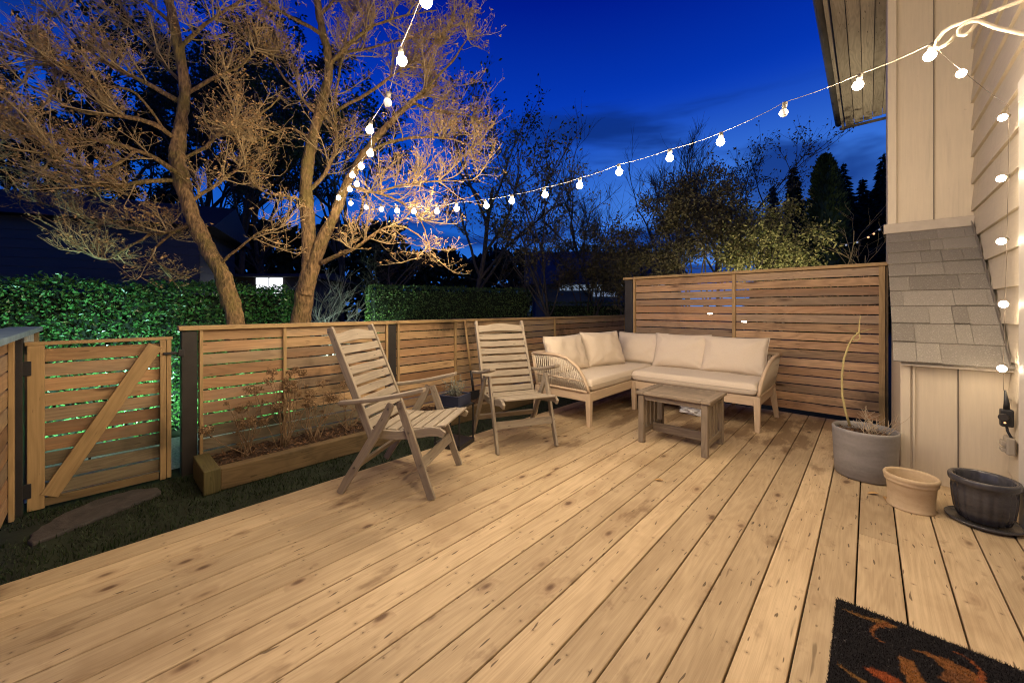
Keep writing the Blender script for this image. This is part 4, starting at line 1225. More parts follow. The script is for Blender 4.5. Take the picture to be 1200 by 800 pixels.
def detailed_tree(name, label, trunk_paths, limb_paths, seed, dens=1.0, base=None):
    rr = random.Random(seed)
    o = V(base)
    t = thing(name, o, label, 'tree', 'bare trees behind the low fence')
    tr = MB()
    for P, R_ in trunk_paths:
        Q = smooth_line(P, 14); n = len(Q)
        rad = []
        for i in range(n):
            f = i / (n - 1) * (len(R_) - 1); a = int(min(f, len(R_) - 2)); rad.append((R_[a] + (R_[a + 1] - R_[a]) * (f - a)) * (1 + .10 * noise.noise(V((i * .25, seed, 0)))))
        tr.tube(Q, rad, 22)
    tw = MB(); lv = MB()
    def twig(p, d, L, r):
        pts = grow(tw, p, d, L, r, r * .4, rr, 4, .22, .20, 4)
        for i in range(1, len(pts)):
            dirn = pts[i] - pts[i - 1]
            for s in range(2):
                if rr.random() < .5:
                    dd = (dirn.normalized() * .6 + rnd_dir(rr, -.2, 1) * .8).normalized()
                    q = pts[i] + dd * rr.uniform(.035, .085)
                    tw.tube([pts[i], (pts[i] + q) / 2 + rnd_dir(rr) * .006, q], [r * .5, r * .4, r * .25], 3, cap=False)
                    if rr.random() < .55:
                        for z in range(rr.randint(1, 3)):
                            lv.leaf(q, rnd_dir(rr, -.7, .7), rnd_dir(rr), rr.uniform(.018, .04), rr.uniform(.008, .016))
    for P, r0, r1, den in limb_paths:
        Q = smooth_line(P, 4); n = len(Q)
        tr.tube(Q, [r0 + (r1 - r0) * i / (n - 1) for i in range(n)], 8)
        ln = sum((Q[i + 1] - Q[i]).length for i in range(n - 1))
        cnt = max(3, int(ln / .10 * den * dens))
        gaps = [rr.uniform(.15, 1) for z in range(max(3, int(ln * 4)))]
        for k in range(cnt):
            f = min(1, max(.1, rr.choice(gaps) + rr.gauss(0, .035))) ; i = min(n - 2, int(f * (n - 1))); p = Q[i].lerp(Q[i + 1], f * (n - 1) - i)
            ax = (Q[i + 1] - Q[i]).normalized()
            side = rnd_dir(rr, -.45, .85); side = (side - ax * side.dot(ax)).normalized()
            d = (ax * rr.uniform(.2, .9) + side * rr.uniform(.6, 1.0)).normalized()
            L = rr.uniform(.16, .46) * (1.1 - .35 * f)
            pts = grow(tw, p, d, L * 1.15, .0070, .0030, rr, 7, .26, .12, 5)
            for q in range(1, len(pts)):
                for z in range(2):
                    if rr.random() < .74:
                        dd = ((pts[q] - pts[q - 1]).normalized() * .7 + rnd_dir(rr, -.3, 1) * .9).normalized()
                        twig(pts[q], dd, rr.uniform(.09, .26), .0028)
    for k, p in enumerate(tr.v):
        p = V(p); tr.v[k] = tuple(p + noise.noise_vector(p * 7) * .013 + noise.noise_vector(p * 24) * .008)
    tr.shifted(o).build('trunk', M['bark_warm'], t)
    c = tw.shifted(o).build('crown', M['twig'], t)
    lv.shifted(o).build('dead_leaves', M['dead_leaf'], c)
    return t
def L_(*q): return [at(u, v, D) for (u, v, D) in q]

b1 = at(275, 377, 3.64); b1.z = -.12; b1.x += -.02
detailed_tree('bare_tree', 'bare tree with a leaning trunk and layered withered twigs left of the forked tree', [
    (L_((280, 420, 3.62), (276, 380, 3.62), (269, 350, 3.64), (259, 318, 3.66), (241, 287, 3.70), (225, 252, 3.72), (214, 215, 3.74), (208, 185, 3.76), (211, 150, 3.78), (216, 110, 3.80), (212, 70, 3.8), (204, 30, 3.8), (195, -20, 3.8), (186, -80, 3.8)), [.082, .077, .073, .070, .066, .064, .071, .064, .052, .048, .045, .042, .038, .034])],
   [(L_((213, 208, 3.72), (190, 190, 3.6), (160, 176, 3.5), (120, 166, 3.4), (70, 160, 3.3), (15, 152, 3.2)), .028, .006, 1.1),
    (L_((210, 165, 3.78), (180, 146, 3.6), (140, 135, 3.5), (95, 132, 3.4), (55, 110, 3.35), (25, 95, 3.3)), .026, .006, 1.1),
    (L_((214, 122, 3.8), (170, 96, 3.7), (120, 72, 3.6), (90, 42, 3.6), (60, 10, 3.6)), .026, .006, 1.0),
    (L_((226, 262, 3.7), (205, 271, 3.7), (178, 274, 3.75), (150, 264, 3.8), (110, 262, 3.9), (62, 242, 3.9), (22, 226, 3.9)), .022, .005, .9),
    (L_((208, 190, 3.76), (240, 172, 3.8), (270, 146, 3.8), (300, 138, 3.8), (330, 112, 3.8)), .022, .005, 1.0),
    (L_((213, 112, 3.8), (250, 92, 3.9), (285, 76, 3.9), (305, 48, 3.9)), .02, .005, 1.0),
    (L_((208, 60, 3.8), (240, 30, 3.7), (280, 2, 3.7), (320, -20, 3.7)), .02, .005, 1.0),
    (L_((214, 100, 3.8), (180, 60, 3.9), (150, 20, 4.0), (130, -20, 4.0)), .022, .006, .9),
    (L_((214, 212, 3.74), (180, 212, 3.6), (140, 216, 3.5), (95, 218, 3.45), (40, 205, 3.4), (-15, 190, 3.4)), .024, .006, 1.1),
    (L_((256, 312, 3.66), (288, 284, 3.6), (315, 268, 3.6), (335, 262, 3.6)), .014, .004, .5),
    (L_((220, 240, 3.72), (255, 215, 3.8), (275, 200, 3.8), (300, 190, 3.8), (325, 195, 3.8)), .018, .004, .8),
    (L_((160, 176, 3.5), (130, 195, 3.4), (90, 195, 3.3), (50, 180, 3.2), (0, 175, 3.1)), .015, .004, 1.0),
    (L_((190, 150, 3.65), (160, 110, 3.5), (120, 100, 3.4), (75, 80, 3.3), (30, 60, 3.2)), .016, .004, 1.0),
    (L_((205, 30, 3.8), (160, -5, 3.7), (110, -20, 3.7)), .02, .005, .8),
    (L_((178, 274, 3.75), (150, 290, 3.7), (120, 304, 3.7), (80, 285, 3.6), (30, 255, 3.5)), .014, .004, .7),
    (L_((206, 271, 3.7), (178, 296, 3.75), (200, 318, 3.75), (225, 325, 3.8)), .012, .004, .5),
   ], 101, 1.5, b1)

b2 = at(352, 377, 4.13); b2.z = -.12
detailed_tree('bare_tree', 'forked mossy tree wrapped with globe string lights behind the fence', [
    (L_((349, 420, 4.13), (352, 378, 4.13), (357, 345, 4.13), (363, 315, 4.13), (362, 275, 4.14), (359, 235, 4.15), (360, 197, 4.16), (366, 165, 4.18), (373, 138, 4.2), (381, 108, 4.2), (386, 76, 4.2), (379, 42, 4.2), (372, 5, 4.2), (366, -40, 4.2)), [.105, .096, .092, .084, .071, .067, .060, .055, .050, .046, .042, .038, .034, .03]),
    (L_((358, 345, 4.10), (367, 312, 4.10), (378, 282, 4.12), (392, 252, 4.15), (406, 217, 4.2), (426, 181, 4.25), (450, 151, 4.3), (482, 120, 4.35), (512, 98, 4.4)), [.075, .068, .062, .052, .045, .038, .032, .026, .018])],
   [(L_((376, 308, 4.1), (398, 298, 4.0), (418, 289, 3.95), (436, 276, 3.9), (456, 265, 3.85), (478, 268, 3.85)), .026, .006, .6),
    (L_((426, 181, 4.25), (460, 166, 4.2), (500, 161, 4.15), (540, 166, 4.1), (572, 186, 4.1)), .02, .004, 1.0),
    (L_((406, 217, 4.2), (440, 226, 4.1), (476, 240, 4.05), (495, 262, 4.0), (503, 290, 4.0)), .018, .004, .9),
    (L_((450, 151, 4.3), (490, 112, 4.2), (530, 72, 4.2), (548, 45, 4.2)), .022, .005, 1.1),
    (L_((386, 76, 4.2), (420, 42, 4.1), (460, 22, 4.05), (512, 12, 4.0)), .022, .005, 1.1),
    (L_((379, 42, 4.2), (342, 20, 4.1), (304, 0, 4.0), (270, -15, 4.0)), .02, .005, 1.0),
    (L_((366, 165, 4.18), (340, 150, 4.1), (316, 158, 4.0), (290, 170, 4.0)), .018, .004, .8),
    (L_((361, 225, 4.15), (380, 205, 4.2), (394, 170, 4.25), (393, 120, 4.3), (402, 62, 4.3), (415, 10, 4.3)), .026, .008, 1.0),
    (L_((373, 138, 4.2), (350, 110, 4.1), (330, 88, 4.1), (312, 52, 4.1), (300, 20, 4.1)), .02, .005, 1.0),
    (L_((482, 120, 4.35), (510, 130, 4.3), (545, 135, 4.3), (575, 150, 4.3)), .016, .004, 1.0),
    (L_((394, 130, 4.3), (430, 110, 4.2), (465, 85, 4.2), (500, 60, 4.2), (530, 30, 4.2)), .018, .004, 1.1),
    (L_((361, 235, 4.15), (335, 230, 4.0), (310, 225, 3.95), (290, 210, 3.9)), .014, .004, .6),
    (L_((402, 62, 4.3), (440, 55, 4.3), (480, 45, 4.3), (520, 50, 4.3)), .016, .004, 1.1),
    (L_((440, 226, 4.1), (480, 215, 4.0), (520, 212, 4.0), (560, 210, 4.0)), .013, .004, .9),
    (L_((375, 20, 4.2), (400, -10, 4.2), (440, -30, 4.2), (490, -30, 4.2)), .016, .004, .8),
    (L_((478, 268, 3.85), (500, 285, 3.85), (505, 305, 3.85)), .008, .003, .7),
   ], 202, 1.45, b2)

# generic bare trees / conifers / shrubs farther away
def far_bare(label, u, vtop, D, spread, seed, name='bare_tree', levels=4, mat='twig_dark', tmat='bark_dark', group='dark bare trees in the distance', leaves=0, lmat=None, fork=1, r=.012, cat='tree', z0=-.12, wide=.6, extra=0):
    rr = random.Random(seed)
    top = at(u, vtop, D); base = V((top.x, top.y, z0)); H = top.z - z0
    t = thing(name, base, label, cat, group)
    tr = MB(); cr = MB(); lf = MB()
    stems = [(V((0, 0, 0)), (rnd_dir(rr, .0, .1) * .12 * (k > 0) * 2.2 + V((0, 0, 1))).normalized()) for k in range(fork)]
    def rec(p, d, L, r_, lev):
        mb = tr if lev >= levels - 1 else cr
        pts = grow(mb, p, d, L, r_, r_ * .55, rr, 5, .22, .10, 6 if lev >= levels - 1 else 3)
        if lev <= 0:
            if leaves:
                for q in pts[1:]:
                    for z in range(leaves):
                        lf.leaf(q + rnd_dir(rr) * .05 * H / 4, rnd_dir(rr), rnd_dir(rr), .045 * H / 4 * rr.uniform(.7, 1.5), .026 * H / 4)
            return
        nb = (5 if lev == levels else 4) + extra
        for k in range(nb + (2 if lev == levels else 0)):
            f = rr.uniform(.35, 1) if lev < levels else rr.uniform(.3, 1)
            i = min(4, int(f * 5)); q = pts[i].lerp(pts[i + 1], f * 5 - i)
            ax = (pts[i + 1] - pts[i]).normalized(); sd = rnd_dir(rr, -.3, .6)
            dd = (ax * .75 + sd * wide).normalized()
            rec(q, dd, L * rr.uniform(.45, .68), r_ * .5, lev - 1)
    for s, d in stems:
        rec(s, d, H * .55, H * r, levels)
    tr.build('trunk', M[tmat], t); c = cr.build('crown', M[mat], t)
    if leaves: lf.build('leaves', M[lmat], c)
    return t

def conifer(label, u, vtop, D, wpx, seed, mat='conifer', columnar=False, n=2600, group='conifers on the skyline'):
    rr = random.Random(seed); top = at(u, vtop, D); H = top.z + .12; base = V((top.x, top.y, -.12)); Rb = wpx / 2 / F_PX * D
    t = thing('conifer' if not columnar else 'columnar_cypress', base, label, 'tree', group)
    m = MB(); m.tube([(0, 0, 0), (0, 0, H * .5), (0, 0, H)], [H * .02, H * .012, .01], 8); m.build('trunk', M['bark_dark'], t)
    f = MB()
    for k in range(n):
        h = rr.random()
        if columnar: rad = Rb * (1 - .25 * h) * math.sqrt(max(.0, 1 - max(0, h - .45) ** 2 / .3025)) * (.75 + .35 * rr.random())
        else:
            lay = .72 + .28 * abs(math.sin(h * 26 + 2 * noise.noise(V((h * 9, seed, 0)))))
            rad = Rb * (1 - h) ** .9 * lay * rr.uniform(.6, 1.15)
        an = rr.uniform(0, 6.283); rad *= 1 + .25 * noise.noise(V((math.cos(an) * 1.5, math.sin(an) * 1.5, h * 7 + seed)))
        z = h * H * .985 + .02
        d = V((math.cos(an), math.sin(an), -.28 if not columnar else .9))
        L = H * ((.012 + .05 * (1 - h)) if not columnar else .026) * rr.uniform(.6, 1.4)
        q = V((math.cos(an) * rad, math.sin(an) * rad, z))
        f.leaf(q - d.normalized() * L * .6, d, rnd_dir(rr), L, L * .42)
        if not columnar and rr.random() < .5:
            f.leaf(q * .6 + V((0, 0, q.z * .4)), d, rnd_dir(rr), L * 1.6, L * .8)
    # inner mass so that the crown is not see-through
    core = [(Rb * .66 * (1 - i / 10) if not columnar else Rb * .78 * (1 - .25 * i / 10) * math.sqrt(max(.01, 1 - max(0, i / 10 - .45) ** 2 / .3025)), H * (.05 + .9 * i / 10)) for i in range(11)]
    f.lathe([(r_ * (1 + .08 * math.sin(i * 2.1)), z) for i, (r_, z) in enumerate(core)], n=14)
    f.build('crown', M[mat], t)
    return t

def shrub(label, c, rad, n, leafm, seed, lsize=.06, group='shrubs beyond the screen', name='shrub', stems=9, hole=.15, cat='shrub', dark_core=None):
    rr = random.Random(seed); c = V(c); base = V((c.x, c.y, -.12))
    t = thing(name, base, label, cat, group)
    m = MB(); tips = []
    for k in range(stems):
        d = rnd_dir(rr, .2, 1)
        tip = V((d.x * rad[0] * .75, d.y * rad[1] * .75, c.z + .12 + d.z * rad[2] * .7))
        pts, rd = stem_path((rr.uniform(-.15, .15), rr.uniform(-.15, .15), 0), tip, .03, .008, .3, rr, 7); m.tube(pts, rd, 6)
        for z in range(5):
            q = pts[rr.randint(3, 7)]; e = q + rnd_dir(rr, -.2, 1) * rr.uniform(.2, .5); m.tube([q, e], [.008, .003], 4); tips.append(e)
    tr_ = m.build('trunk', M['bark_dark'], t)
    f = MB(); cl = []
    for k in range(70):
        d = rnd_dir(rr, -.6, 1); q = V((d.x * rad[0], d.y * rad[1], d.z * rad[2])) * rr.uniform(.45, 1.02); cl.append((q, rr.uniform(.16, .34) * min(rad)))
    k = 0
    while k < n:
        q, r_ = cl[rr.randrange(len(cl))]
        p = q + V((rr.gauss(0, .55), rr.gauss(0, .55), rr.gauss(0, .5))) * r_
        if p.z < -rad[2] * .98: k += 1; continue
        f.leaf(p + V((0, 0, c.z + .12)), rnd_dir(rr), rnd_dir(rr), lsize * rr.uniform(.6, 1.4), lsize * .5); k += 1
    # sprigs poking out
    for z in range(26):
        d = rnd_dir(rr, .0, 1); q = V((d.x * rad[0], d.y * rad[1], d.z * rad[2] + c.z + .12))
        for j in range(9): f.leaf(q + d * j * .03 + rnd_dir(rr) * .03, rnd_dir(rr), rnd_dir(rr), lsize, lsize * .45)
    f.build('crown', M[leafm], t)
    return t

# beyond the privacy screen
shrub('bushy shrub with pale yellow green leaves lit from below, next to the cypress', at(898, 300, 7.2), (.95, .8, .95), 9000, 'shrub_leaf', 51, .062)
shrub('dark olive shrub above the middle of the screen, left of the pale shrub', at(815, 278, 8.2), (1.3, .9, 1.55), 13000, 'shrub_dark', 52, .07)
shrub('dark shrub filling the gap left of the tall screen post', at(690, 318, 11), (1.1, .9, 1.3), 7000, 'shrub_dark', 54, .075)
shrub('dim brownish shrub at the left end of the screen', at(738, 322, 9.5), (.9, .9, 1.3), 6000, 'shrub_dark', 53, .075, hole=.4)
conifer('tall columnar cypress just right of the pale shrub', 967, 178, 11.0, 52, 61, 'thuja', True, 5200, group=None)
conifer('small pointed dark conifer left of the cypress on the skyline', 930, 194, 24, 66, 62)
conifer('lowest dark conifer at the far left of the skyline group', 906, 217, 26, 50, 63)
conifer('dark conifer whose top shows right behind the cypress', 988, 190, 23, 74, 64)
conifer('lower dark conifer in the gap before the house corner', 1011, 208, 25, 60, 65)
conifer('tall dark conifer partly hidden by the house corner', 1036, 178, 22, 84, 66)
far_bare('tall upright bare tree behind the lights above the screen', 790, 196, 13, 1, 71, levels=4, r=.011, wide=.42, extra=2)
far_bare('thick dark twiggy tree just right of the tall upright bare tree', 838, 172, 12, 1, 76, levels=4, r=.011, wide=.6, extra=1, leaves=1, lmat='shrub_dark')
far_bare('dark twiggy tree with a rounded crown left of the tall upright bare tree', 752, 165, 14, 1, 77, levels=4, r=.011, wide=.6, extra=1)
far_bare('bare tree with a broad crown standing left of the tall upright one', 690, 182, 14, 1, 72, levels=4, r=.010, extra=1)
far_bare('slender twin stemmed young tree before the lit house', 648, 170, 9.5, 1, 73, levels=4, fork=2, r=.007, leaves=1, lmat='shrub_dark', wide=.55)
far_bare('dark bare tree rising behind the right side of the forked tree', 548, 60, 11, 1, 74, levels=4, r=.010, leaves=1, lmat='conifer')
far_bare('small bare tree leaning over the far end of the clipped hedge', 600, 262, 10.5, 1, 75, levels=4, r=.009, wide=.75)
# dark trees behind the left garden
def wood_tree(label, u, vtop, D, seed, r=.011, leaves=2, wide=.7):
    return far_bare(label, u, vtop, D, 1, seed, levels=5 if leaves == 0 else 4, r=r, leaves=leaves, lmat='conifer', wide=wide)
wood_tree('large dark tree filling the upper left corner', 30, -90, 11, 81, leaves=7, wide=.8)
wood_tree('dark tree behind the branches of the leaning tree', 130, -60, 13, 82, leaves=7, wide=.8)
wood_tree('dark tree seen between the two twiggy trees', 275, 40, 14, 83, leaves=4)
wood_tree('dark tree directly behind the fork of the lit tree', 400, 70, 15, 84, leaves=3)
wood_tree('dark tree behind the trunk of the leaning tree', 205, 10, 16, 85, leaves=6)
wood_tree('thin dark tree between the window and the forked trunk', 322, 110, 16, 86, leaves=2)
far_bare('low dark bushy tree behind the lit white window', 296, 262, 15.5, 1, 87, levels=4, r=.012, wide=.95)
far_bare('spreading dark bush between forked tree and clipped hedge', 440, 250, 9.5, 1, 88, levels=4, r=.011, wide=1.0)

# far-off trees that read as one dark mass
def tree_mass(D, u0, u1, vt, seed, n, ls):
    rr = random.Random(seed); f = MB()
    for k in range(n):
        u = rr.uniform(u0, u1); top = vt(u) + 14 * noise.noise(V((u * .03, seed, 0))) + 8 * noise.noise(V((u * .11, seed, 3)))
        v = top + (372 - top) * rr.random() ** 1.3
        f.leaf(at(u, v, D + rr.uniform(-1.5, 1.5)), rnd_dir(rr), rnd_dir(rr), ls * rr.uniform(.5, 1.5), ls * .6)
    return f
f = tree_mass(21, -250, 470, lambda u: 262 + (u - 200) * .02, 401, 15000, .5)
f2 = tree_mass(24, 440, 760, lambda u: 300, 402, 7000, .5); f.quadmesh(f2.v, f2.f, f2.uv)
tag(f.build('distant_trees', M['conifer']), 'far dark band of treetops behind the gardens', 'trees', kind='stuff')

# uplit little tree
far_bare('small pale multi stemmed tree lit from below by a garden spot', 390, 300, 6.6, 1, 91, levels=3, mat='grey_leaf', tmat='grey_leaf', fork=3, r=.012, group=None, name='ornamental_tree', wide=.95)
# bare whitish twigs by the chase
far_bare('bare shrub with pale twigs at the house corner above the screen', 1036, 205, 7.5, 1, 92, levels=3, mat='twig', tmat='twig', r=.006, group=None, name='bare_shrub', cat='shrub')

# ================================================================ HEDGES
def hedge(name, label, p0, p1, depth, z1, n, mat, lsize, seed, rough=.05):
    rr = random.Random(seed); p0 = V((p0[0], p0[1], 0)); p1 = V((p1[0], p1[1], 0)); d = (p1 - p0); L = d.length; d.normalize(); nrm = V((d.y, -d.x, 0))
    o = p0 + d * L / 2; o.z = -.12
    t = thing(name, o, label, 'hedge')
    m = MB(); c = (p0 + p1) / 2 + V((0, 0, (z1 - .12) / 2 - .02)); Mx = Matrix((d, V((-d.y, d.x, 0)), V((0, 0, 1)))).transposed()
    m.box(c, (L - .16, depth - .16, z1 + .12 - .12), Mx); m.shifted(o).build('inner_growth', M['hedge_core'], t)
    f = MB()
    for k in range(n):
        w = rr.random(); s = rr.uniform(-L / 2, L / 2); z = rr.uniform(-.1, z1); a = rr.uniform(-depth / 2, depth / 2)
        if w < .62: a = -depth / 2 if rr.random() < .85 else depth / 2; nn = nrm * (1 if a < 0 else -1)
        elif w < .82: z = z1; nn = V((0, 0, 1))
        else: s = math.copysign(L / 2, rr.random() - .5); nn = d * (1 if s > 0 else -1)
        lump = noise.noise(V((s * 1.8, z * 2.2 + a, seed))) * rough * 1.6
        q = (p0 + p1) / 2 + d * s - nrm * a + V((0, 0, z)) + nn * (lump + rr.gauss(0, rough * .6))
        dirn = (rnd_dir(rr, -1, .6) + nn * .5).normalized()
        f.leaf(q, dirn, nn + rnd_dir(rr) * .7, lsize * rr.uniform(.6, 1.3), lsize * .5)
    f.shifted(o).build('foliage', M[mat], t)
    return t
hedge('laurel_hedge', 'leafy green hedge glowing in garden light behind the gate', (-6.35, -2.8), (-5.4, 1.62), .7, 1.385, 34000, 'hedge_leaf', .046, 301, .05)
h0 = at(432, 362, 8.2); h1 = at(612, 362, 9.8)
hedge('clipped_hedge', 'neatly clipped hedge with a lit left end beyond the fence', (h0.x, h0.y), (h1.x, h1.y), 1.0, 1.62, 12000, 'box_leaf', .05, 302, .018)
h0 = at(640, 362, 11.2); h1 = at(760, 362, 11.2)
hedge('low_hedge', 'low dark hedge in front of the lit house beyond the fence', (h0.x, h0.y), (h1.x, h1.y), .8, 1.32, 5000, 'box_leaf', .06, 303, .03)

# ================================================================ GARDEN LAMPS
def spot_lamp(name, label, p, target, power, col, angle=80, group='garden spotlights', vis=.016):
    t = thing(name, (p[0], p[1], -.12), label, 'lamp', group)
    d = (V(target) - V(p)).normalized(); q = V(p) - V((p[0], p[1], -.12))
    m = MB(); m.tube([(0, 0, 0), (0, 0, q.z - .01)], .008, 8); m.build('stake', M['black'], t)
    m = MB(); m.tube([q - d * .05, q + d * .02], [.022, .034], 12); m.build('housing', M['black'], t)
    b = MB(); globe(b, q + d * .03, vis); b.build('lens', M['lamp_cool'], t)
    L = bpy.data.lights.new('spot', 'SPOT'); L.energy = power; L.color = col; L.spot_size = R(angle); L.spot_blend = .6; L.shadow_soft_size = .03
    lo = bpy.data.objects.new('lamp_light', L); COL.objects.link(lo); lo.parent = t; lo.location = q + d * .08
    lo.rotation_euler = d.to_track_quat('-Z', 'Y').to_euler()
    return t
gcol = (.55, 1.0, .72)
spot_lamp('garden_spotlight', 'garden spotlight at the foot of the leafy hedge, right of the gate', (-4.72, .75, .10), (-5.4, .95, .30), 55, gcol, 150)
spot_lamp('garden_spotlight', 'garden spotlight washing the leafy hedge behind the gate', (-4.70, -.05, .10), (-5.5, -.1, .35), 190, (.50, 1.0, .95), 130)
spot_lamp('garden_spotlight', 'garden spotlight near the right end of the leafy hedge', (-4.75, 1.45, .10), (-5.6, 1.5, .30), 60, (.5, 1.0, .8), 150)
p = at(393, 362, 6.2); p.z = .1
spot_lamp('garden_spotlight', 'garden spotlight shining up into the small pale tree', p, at(390, 320, 6.6), 60, (.75, 1.0, .95), 90)
p = at(418, 362, 7.4); p.z = .1
spot_lamp('garden_spotlight', 'garden spotlight shining on the end of the clipped hedge', p, at(440, 348, 8.2), 330, (.6, 1.0, .6), 80)
p = at(905, 362, 6.0); p.z = .3
spot_lamp('garden_spotlight', 'garden spotlight under the pale yellow green shrub', p, at(890, 290, 7.0), 260, (1.0, .88, .60), 110)
# small lit lanterns
def lantern(label, p, r, mat, group='small garden lanterns'):
    p = V(p); t = thing('garden_lantern', (p.x, p.y, -.12), label, 'lamp', group); h = p.z + .12
    m = MB(); m.tube([(0, 0, 0), (0, 0, h - r * .8)], .012, 8); m.build('post', M['black'], t)
    m = MB(); m.tube([(0, 0, h + r * .75), (0, 0, h + r * 1.25)], [r * .9, r * .2], 12); m.build('cap', M['black'], t)
    b = MB(); globe(b, (0, 0, h), r); b.build('globe', mat, t)
lantern('tiny bright lantern peeping over the leafy hedge front', at(126, 355, 4.9), .018, M['lamp_cool'])
lantern('tiny bright lantern just above the gate top rail', at(122, 394.5, 4.1), .016, M['lamp_cool'])
lantern('pale lantern standing right beside the forked tree trunk', at(341, 365, 5.2), .035, M['lamp_cool'])
lantern('bright globe lantern showing through the screen slats, right of the batten', at(872, 377.0, 5.6), .032, M['globe_warm'])
lantern('smaller globe lantern showing through the screen slats, left of the batten', at(832, 367.5, 6.2), .03, M['globe_warm'])

# ================================================================ NEIGHBOURING HOUSES
def dark_house(name, label, c, size, rz, wall, roof, slope_h=1.2):
    t = thing(name, c, label, 'house', None, rz)
    w, d, h = size
    m = MB(); z = 0
    m.box((0, 0, h / 2), (w, d, h))
    while z < h - .05:
        for s in (-1, 1):
            m.box((0, s * (d / 2 + .008), z + .09), (w, .016, .17)); m.box((s * (w / 2 + .008), 0, z + .09), (.016, d, .17))
        z += .2
    m.build('wall', M[wall], t)
    m = MB(); m.prism([(-w / 2 - .4, -d / 2 - .4, h), (-w / 2 - .4, d / 2 + .4, h), (-w / 2 - .4, 0, h + slope_h)], (w + .8, 0, 0)); m.build('roof', M[roof], t)
    return t
# dark house behind the leafy hedge: long wall faces the camera
c = at(20, 362, 9.5); c.z = -.12
rzh = math.atan2(ST, CT)
hs = dark_house('neighbour_house', 'dark timber sided house behind the leafy hedge at the left', c, (8.2, 3.2, 3.3), R(66), 'house_dark', 'house_dark', .9)
c = at(330, 362, 14); c.z = -.12
h2 = dark_house('neighbour_shed', 'dark garden building with one brightly lit white window', c, (3.2, 3, 2.3), rzh, 'house_dark', 'roof_dark', .25)
m = MB(); m.box((+.52, -1.53, 2.03), (.85, .03, .52)); wn = m.build('window', M['win_white'], h2)
m = MB(); m.box((+.52, -1.55, 2.03), (.025, .02, .52)); m.box((+.52, -1.55, 2.30), (.93, .03, .05)); m.box((+.52, -1.55, 1.755), (.93, .03, .04)); m.build('frame', M['black'], wn)
c = at(700, 362, 16); c.z = -.12
h3 = dark_house('distant_house', 'blue grey house with a pale lit eave beyond the low hedge', c, (5.2, 4, 2.15), rzh, 'house_blue', 'house_blue', 1.5)
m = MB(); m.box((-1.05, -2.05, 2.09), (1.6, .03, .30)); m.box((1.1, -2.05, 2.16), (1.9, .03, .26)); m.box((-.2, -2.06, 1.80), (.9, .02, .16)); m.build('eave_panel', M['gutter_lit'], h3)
m = MB(); m.box((-2.52, -2.3, 1.05), (.42, .3, 2.1)); m.build('porch_column', M['house_blue'], h3, .02)

# faint coloured fairy lights on the dark trees by the house corner
p0 = at(985, 286, 9); p1 = at(1037, 262, 9); o = p0.copy()
t = thing('fairy_lights', o, 'thin strand of faint coloured fairy lights in the dark by the house corner', 'fairy lights')
m = MB(); m.tube([p0.lerp(p1, k / 8) - V((0, 0, .12 * 4 * k / 8 * (1 - k / 8))) - o for k in range(9)], .006, 5); m.build('wire', M['twig'], t)
for k, mm_ in ((1, 'gutter_lit'), (3, 'gutter_lit'), (5, 'xmas_r'), (6, 'xmas_r'), (7, 'gutter_lit')):
    b = MB(); globe(b, p0.lerp(p1, k / 8) - V((0, 0, .12 * 4 * k / 8 * (1 - k / 8) + .03)) - o, .022); b.build('bulb', M[mm_], t)

# ================================================================ SKY
W = bpy.data.worlds.new('World'); S.world = W; W.use_nodes = True
nt = W.node_tree; nt.nodes.clear()
class WN(NT):
    def __init__(s): s.t = nt; s.n = nt.nodes
N = WN()
tc = N.n.new('ShaderNodeTexCoord').outputs['Generated']
sep = N.n.new('ShaderNodeSeparateXYZ'); N.link(tc, sep.inputs[0])
z = sep.outputs[2]
base = N.ramp(N.math('MULTIPLY', z, 1.0, clamp=True), [(0.0, (.05, .22, .72)), (.14, (.018, .15, .66)), (.30, (.003, .085, .58)), (.46, (.0015, .045, .52)), (.62, (.0, .012, .30)), (.80, (.0, .004, .07))])
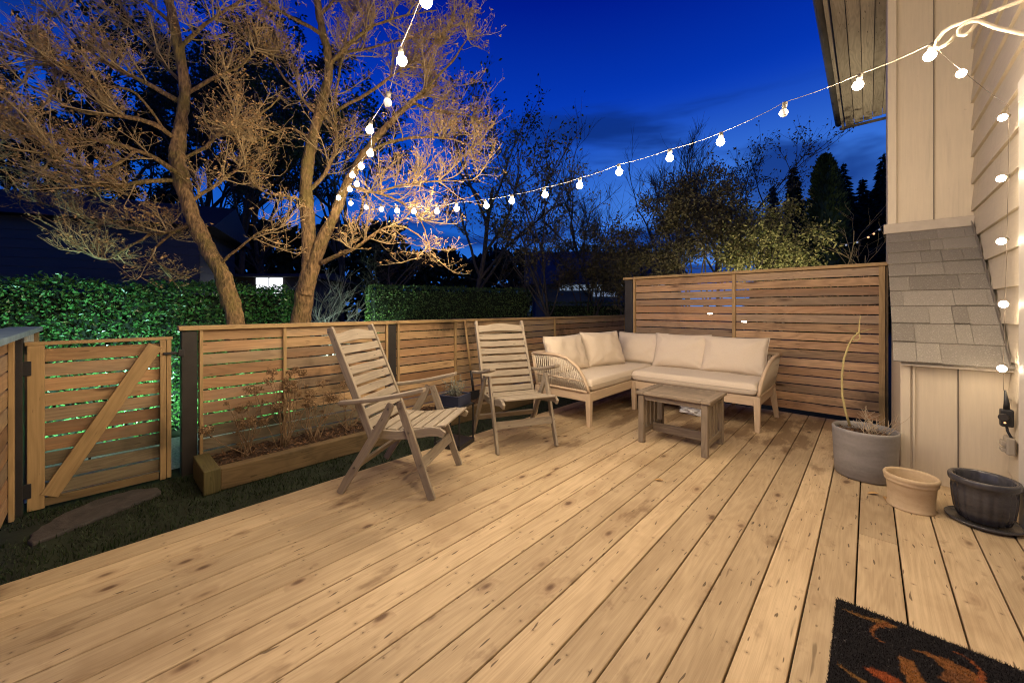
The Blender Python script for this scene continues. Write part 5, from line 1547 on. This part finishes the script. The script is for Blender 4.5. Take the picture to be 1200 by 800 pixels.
# brighter towards where the sun went down
dr = V((math.cos(R(75)), math.sin(R(75)), 0)); dr = (at(890, 362, 1) - V((0, 0, CAM_H))).normalized()
dp = N.n.new('ShaderNodeVectorMath'); dp.operation = 'DOT_PRODUCT'; N.link(tc, dp.inputs[0]); dp.inputs[1].default_value = tuple(dr)
glow = N.math('MULTIPLY', N.smooth(dp.outputs['Value'], .72, 1.0), N.smooth(z, .50, .22))
base = N.mix(N.math('MULTIPLY', glow, .7), base, (.09, .30, .95))
# long flat cloud bands
den = N.math('ADD', z, .12)
cx = N.n.new('ShaderNodeCombineXYZ'); N.link(N.math('DIVIDE', sep.outputs[0], den), cx.inputs[0]); N.link(N.math('DIVIDE', sep.outputs[1], den), cx.inputs[1]); N.link(N.math('MULTIPLY', z, 9.0), cx.inputs[2])
cn = N.noise(cx.outputs[0], .55, 5, .55, .5)
cl = N.math('MULTIPLY', N.smooth(cn, .51, .64, 0, .85), N.smooth(z, .62, .40))
base = N.mix(cl, base, (.004, .030, .22))
bg = N.n.new('ShaderNodeBackground'); N.link(base, bg.inputs[0]); bg.inputs[1].default_value = .9
out = N.n.new('ShaderNodeOutputWorld'); N.link(bg.outputs[0], out.inputs[0])

# faint afterglow as a broad, very weak sun
sl = bpy.data.lights.new('sun', 'SUN'); sl.energy = .02; sl.angle = R(20); sl.color = (.55, .7, 1.0)
so_ = bpy.data.objects.new('sun', sl); COL.objects.link(so_); so_.rotation_euler = (R(55), 0, R(160))

# ================================================================ CAMERA + RENDER
cam = bpy.data.cameras.new('camera'); co = bpy.data.objects.new('camera', cam); COL.objects.link(co)
co.location = (0, 0, CAM_H); co.rotation_euler = (R(90), 0, TH)
cam.sensor_width = 36; cam.lens = F_PX / 1200 * 36; cam.shift_y = -(400 - HOR_V) / 1200
cam.clip_start = .05; cam.clip_end = 1000
S.camera = co
S.view_settings.view_transform = 'Standard'; S.view_settings.look = 'None'; S.view_settings.exposure = 0; S.view_settings.gamma = 1
S.view_settings.use_curve_mapping = False
S.render.engine = 'CYCLES'
S.cycles.use_denoising = True
try: S.cycles.denoiser = 'OPENIMAGEDENOISE'
except Exception: pass
S.cycles.max_bounces = 6; S.cycles.diffuse_bounces = 3; S.cycles.glossy_bounces = 2
S.cycles.sample_clamp_indirect = 4; S.cycles.sample_clamp_direct = 60
S.cycles.use_light_tree = True
S.cycles.filter_width = 1.05
